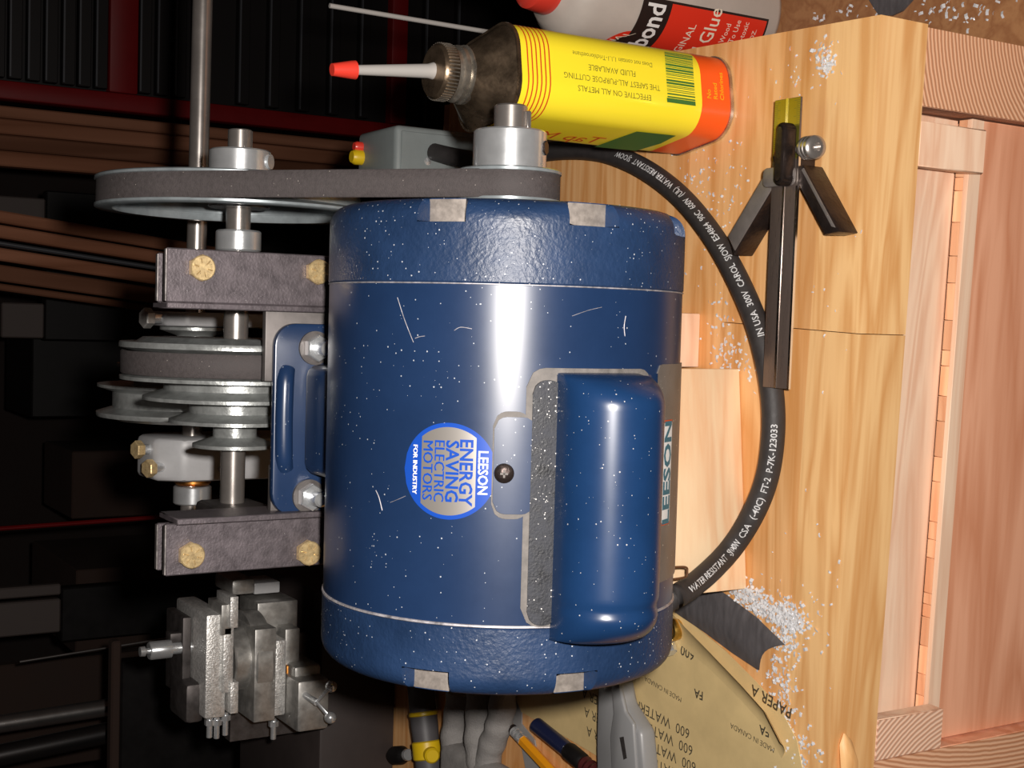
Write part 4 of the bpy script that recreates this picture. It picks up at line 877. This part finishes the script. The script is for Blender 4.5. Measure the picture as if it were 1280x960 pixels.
# screwdriver with yellow bands
sa, sb_ = Vector(onZ(527, 872, 0.012)), Vector(onZ(539, 985, 0.012)); sd_ = (sb_-sa).normalized(); L = (sb_-sa).length
sv = thing('screwdriver', 'dark grey screwdriver handle with two yellow bands next to the glove', 'screwdriver', (sa.x, sa.y, 0))
build('handle', MB().lathe([(-0.03, 0.0095), (0.02, 0.0105), (0.034, 0.0098), (L, 0.0105), (L+0.01, 0.008)], sa, sd_, 28), 'toolgrey', sv)
for s_, w_ in ((0.010, 0.004), (0.032, 0.014)): build('band', MB().lathe([(0, 0.0100), (0.001, 0.0112), (w_-0.001, 0.0112), (w_, 0.0100)], sa+sd_*s_, sd_, 28), 'toolyellow', sv)
kq = sa+sd_*0.040; kdir = Vector((0.1, -1, 0.25)).normalized()
build('switch_button', MB().lathe([(0.008, 0.0058), (0.0150, 0.0058), (0.0165, 0.0045), (0.0165, 0)], kq, kdir, 24), 'toolyellow', sv)
build('shank', MB().cyl(sa-sd_*0.09, sa-sd_*0.03, 0.003, 16), 'chrome', sv)
ra, rb_ = Vector(onZ(513, 877, 0.0022)), Vector(onZ(527, 985, 0.0022))
single('steel_pin', MB().tube([ra, rb_], 0.0014, 10), 'shaft', 'thin steel pin lying against the yellow-banded screwdriver', 'pin')
k0, k1 = Vector(onZ(498, 944, 0.0075)), Vector(onZ(520, 943, 0.0075))
kk = thing('ball_ended_tool', 'glossy black ball-ended tool with bright collar touching the screwdriver', 'tool', (k0.x, k0.y, 0))
build('knob_body', MB().lathe([(-0.012, 0.0), (-0.012, 0.005), (-0.006, 0.0072), (0.006, 0.0072), (0.010, 0.0055), (0.012, 0.0035), (0.016, 0.0035), (0.016, 0)], k0, (k1-k0).normalized(), 28), 'black', kk)
build('knob_collar', MB().cyl(k0+(k1-k0).normalized()*0.014, k0+(k1-k0).normalized()*0.019, 0.0045, 20, 0.0005), 'chrome', kk)
# brass ring and steel fitting on the paper
p = Vector(onZ(842, 787, 0.004)); bf = thing('brass_fitting', 'small brass ring fitting with steel nut on the abrasive paper', 'fitting', (p.x, p.y, 0.0013))
build('ring', MB().lathe([(0, 0.0035), (0.0, 0.0062), (0.004, 0.0066), (0.006, 0.0058), (0.006, 0.0035), (0, 0.0035)], (p.x, p.y, 0.0014), (0, 0, 1), 32), 'brass', bf)
p2 = Vector(onZ(838, 802, 0.005)); build('nut', MB().cyl(p2+Vector((0.004, 0.006, 0)), p2+Vector((-0.006, -0.003, 0.002)), 0.0042, 6, 0.0005), 'chrome', bf)

# ================================================================== METAL SHAVINGS
r_ = random.Random(11); ch = MB(); nch = 0
def chip(x, y, z0=0.0, big=1.0):
    p = Vector(onZ(x, y, z0)); s = r_.uniform(0.0006, 0.0017)*big; a = r_.uniform(0, 6.28); ti = r_.uniform(-0.7, 0.7); wd = s*r_.uniform(0.3, 0.6)
    d = Vector((math.cos(a), math.sin(a), 0)); n_ = Vector((-d.y, d.x, 0)); h = s*r_.uniform(0.2, 0.7)
    q = []
    for t, hh in ((-1, 0.2), (0, 1.0), (1, 0.3)):
        for sg in (-1, 1): q.append(p+d*(t*s)+n_*(sg*wd)+Vector((0, 0, 0.0001+h*(hh+0.5*ti*sg+0.5))))
    ch.add(q, [(0, 1, 3, 2), (2, 3, 5, 4)])
def gauss(n, x, y, sx_, sy_, rot=0.0, big=1.0, z0=0.0):
    for _ in range(n):
        u, v = r_.gauss(0, sx_), r_.gauss(0, sy_); c_, s_ = math.cos(rot), math.sin(rot); X_, Y_ = x+u*c_-v*s_, y+u*s_+v*c_
        pw = onZ(X_, Y_, z0)
        if z0 < 0 or (Vector(pw)-O).dot(e2) > 0.001: chip(X_, Y_, z0, big)
gauss(420, 945, 752, 26, 8, 0.65); gauss(330, 985, 772, 12, 8, 0.9); gauss(90, 985, 800, 9, 16); gauss(70, 978, 850, 14, 22); gauss(60, 990, 905, 9, 28, 0, 1.0); gauss(40, 1000, 940, 14, 12)
gauss(60, 905, 425, 13, 30); gauss(30, 930, 455, 14, 16); gauss(70, 880, 225, 32, 26, 0, 0.8); gauss(60, 895, 290, 30, 40, 0, 0.7); gauss(70, 1035, 80, 5, 7); gauss(25, 1030, 62, 10, 8); gauss(25, 1000, 95, 18, 14, 0, 0.7)
gauss(60, 1010, 760, 40, 60, 0, 0.7); gauss(30, 1050, 300, 60, 120, 0, 0.6); gauss(60, 1180, 12, 60, 14, 0, 1.2, -0.14); gauss(20, 1060, 15, 30, 8, 0, 1.1, -0.14)
single('metal_shavings', ch, 'chip', 'bright metal shavings scattered in drifts over the bench top', 'shavings', org=(0, 0, 0), smooth=0, kind='stuff')
# splinter torn from the front edge of the bench
q = [onZ(1066, 960, 0), onZ(1072, 930, 0), onZ(1078, 917, 0)]
sp0 = B(-0.2085, -0.001, -0.010)
single('splinter', MB().tube([sp0+Vector((-0.022, -0.001, -0.004)), sp0+Vector((-0.010, -0.0015, -0.0015)), sp0, sp0+Vector((0.005, 0.0, 0.001))], 0.002, 8, flat=1.6, radii=[0.0032, 0.0036, 0.0026, 0.0004]), 'bench_edge', 'pale torn splinter on the bench front edge', 'splinter')

# ================================================================== BACKGROUND
def bg(name, m, x0, x1, y0, y1, Y, dp, label, cat, group=None, tilt=0.0, down=None):
    """box whose visible front fills the pixel rectangle at distance Y; carried down to the floor when down is set"""
    a = onY((x0+x1)/2, y0, Y); b_ = onY((x0+x1)/2, y1, Y); X0, X1 = sorted((a[0], b_[0])); z1 = onY(x0, (y0+y1)/2, Y)[2]; z0 = onY(x1, (y0+y1)/2, Y)[2]
    if down is not None: z0 = down
    zp = onY(100, (y0+y1)/2, Y)[2]; mt = Matrix.Translation((X0, Y, zp)) @ Matrix.Rotation(tilt, 4, 'Y') @ Matrix.Translation((-X0, -Y, -zp))
    if tilt: z0 += 0.004
    return single(name, MB().box(X0, X1, Y, Y+dp, z0, z1, 0.002, 1, mt), m, label, cat, group=group, smooth=0)
# red drawer cabinet, right
YT = 1.45
xl = onY(150, 136, YT)[0]
tc_ = thing('tool_cabinet', 'red framed metal cabinet of shallow dark drawers in the background', 'cabinet', (xl+0.4, YT+0.2, -0.9))
build('carcass', MB().box(xl, xl+0.85, YT+0.012, YT+0.40, -0.90, 0.50), 'chestdark', tc_)
build('frame_post', MB().box(xl-0.004, xl+0.022, YT-0.006, YT+0.03, -0.90, 0.50, 0.003), 'chestred', tc_)
zr = lambda px_: onY(px_, 60, YT)[2]
for (x0, x1) in ((136, 172), (488, 508)): build('frame_rail', MB().box(xl+0.022, xl+0.85, YT-0.006, YT+0.03, zr(x1), zr(x0), 0.003), 'chestred', tc_)
for px_ in (-12, 10, 33, 55, 77, 97, 118, 173, 195, 217, 240, 297, 335, 373, 411, 449, 530, 570):
    z1 = zr(px_+0.5); d_ = build('drawer', MB().box(xl+0.026, xl+0.84, YT-0.002, YT+0.012, z1-0.0185, z1, 0.001, 1), 'chestdark', tc_)
    build('drawer_lip', MB().box(xl+0.028, xl+0.84, YT-0.006, YT-0.002, z1-0.003, z1-0.0006), 'drawerlip', d_)
# stored boards standing on end
bl = [(0, 152, 167), (0, 167, 186), (0, 186, 205), (0, 205, 224)]
YL = 1.38
for i, (_, y0, y1) in enumerate(bl):
    bg('timber_board', 'lumber', -60, 470, y0+0.6, y1-0.6, YL+0.012*i, 0.03, ('first', 'second', 'third', 'fourth')[i]+' upright brown timber board out from the red cabinet', 'board', 'boards standing beside the red cabinet', 0.0, -0.899)
def shelf(y0, y1, px_, Y, dp, label):
    a = onY(px_, y0, Y)[0]; b_ = onY(px_, y1, Y)[0]; z = onY(px_, (y0+y1)/2, Y)[2]
    return single('storage_chest', MB().box(min(a, b_), max(a, b_), Y-0.004, Y+dp, -0.899, z, 0.002, 1), 'black', label, 'chest', smooth=0), z
def upon(name, m, x0, y0, y1, Y, dp, z, label, cat):
    a = onY(x0, y0, Y)[0]; b_ = onY(x0, y1, Y)[0]; return single(name, MB().box(min(a, b_), max(a, b_), Y, Y+dp, z, onY(x0, (y0+y1)/2, Y)[2], 0.002, 1), m, label, cat, smooth=0)
_, zs = shelf(238, 425, 56, 1.62, 0.02, 'black chest standing in shadow behind the leaning boards')
upon('grey_sheet', 'greybox', -20, 243, 276, 1.62, 0.015, zs, 'dull grey sheet standing on a black chest beside the upright boards', 'sheet')
upon('storage_box', 'greybox', 2, 378, 422, 1.62, 0.015, zs, 'dark grey box standing on a black chest below the slanting boards', 'box')
for i, (y0, y1, m) in enumerate(((286, 300, 'lumber'), (303, 318, 'lumber'), (322, 327, 'drawerlip'), (330, 345, 'lumber'), (350, 369, 'lumber'), (372, 380, 'lumber'))):
    if m == 'lumber': bg('timber_board', m, -60, 460, y0, y1, 1.30+0.01*i, 0.025, {0: 'slanting brown timber board nearest the upright boards', 1: 'slanting brown timber board just before the thin grey strip', 3: 'slanting brown timber board just past the thin grey strip', 4: 'wide slanting brown board, second past the thin grey strip', 5: 'narrow slanting brown board, last past the thin grey strip'}[i], 'board', 'boards leaning behind the bracket', 0.11, -0.899)
    else: bg('metal_strip', m, -60, 460, y0, y1, 1.28, 0.01, 'thin grey metal strip leaning among brown boards', 'strip', None, 0.11, -0.899)
bg('storage_box', 'black', 40, 330, 425, 520, 1.75, 0.2, 'black storage box in the deep shadow', 'box', None, 0, -0.899)
bg('cardboard_box', 'cardboard', 90, 440, 560, 640, 1.75, 0.2, 'dim brown cardboard box in the background shadow', 'box', None, 0, -0.899)
bg('red_bar', 'chestred', -20, 200, 652, 657, 1.3, 0.01, 'thin red bar leaning in the background shadow', 'bar', None, -0.02, -0.899)
_, zs = shelf(735, 802, 76, 1.42, 0.02, 'black chest standing in shadow behind the clamp post')
upon('grey_board', 'greybox', -30, 738, 752, 1.42, 0.015, zs, 'narrow grey board upright on a black chest', 'board')
upon('grey_board', 'greybox', -30, 757, 800, 1.42, 0.015, zs, 'wide grey board upright on a black chest', 'board')
bg('brown_crate', 'cardboard', 95, 460, 700, 800, 1.55, 0.3, 'dim brown crate behind the compound slide', 'crate', None, 0, -0.899)
bg('plywood_sheet', 'cardboard', -20, 138, 826, 960, 1.5, 0.02, 'dull brown panel behind the metal pipes', 'panel', None, 0, -0.899)
bg('black_board', 'black', 150, 560, 806, 1100, 0.95, 0.02, 'black upright board behind the compound slide', 'board', None, 0, -0.899)
bg('edge_strip', 'cardboard', 138, 150.2, 802, 1100, 0.952, 0.016, 'brown wooden strip along the top of the black board', 'strip')
def bgpipe(nm, m, x0, y0, x1, y1, Y, r, label):
    a = Vector(onY(x0, y0, Y)); b_ = Vector(onY(x1, y1, Y+0.0)); d = b_-a; lo = a+d*((-0.899-a.z)/d.z); hi = a-d*0.4
    return single(nm, MB().cyl(lo, hi, r, 24), m, label, 'pipe' if 'pipe' in nm else 'bar')
bgpipe('metal_bar', 'pipe', 0, 905, 130, 885, 1.15, 0.011, 'pale grey metal bar leaning behind the black board')
bgpipe('dark_pipe', 'darkpipe', 0, 944, 135, 916, 1.10, 0.013, 'dark round pipe leaning behind the black board')
bgpipe('thin_bar', 'pipe', 45, 824, 95, 816, 1.15, 0.0016, 'very thin bright bar in the background shadow')
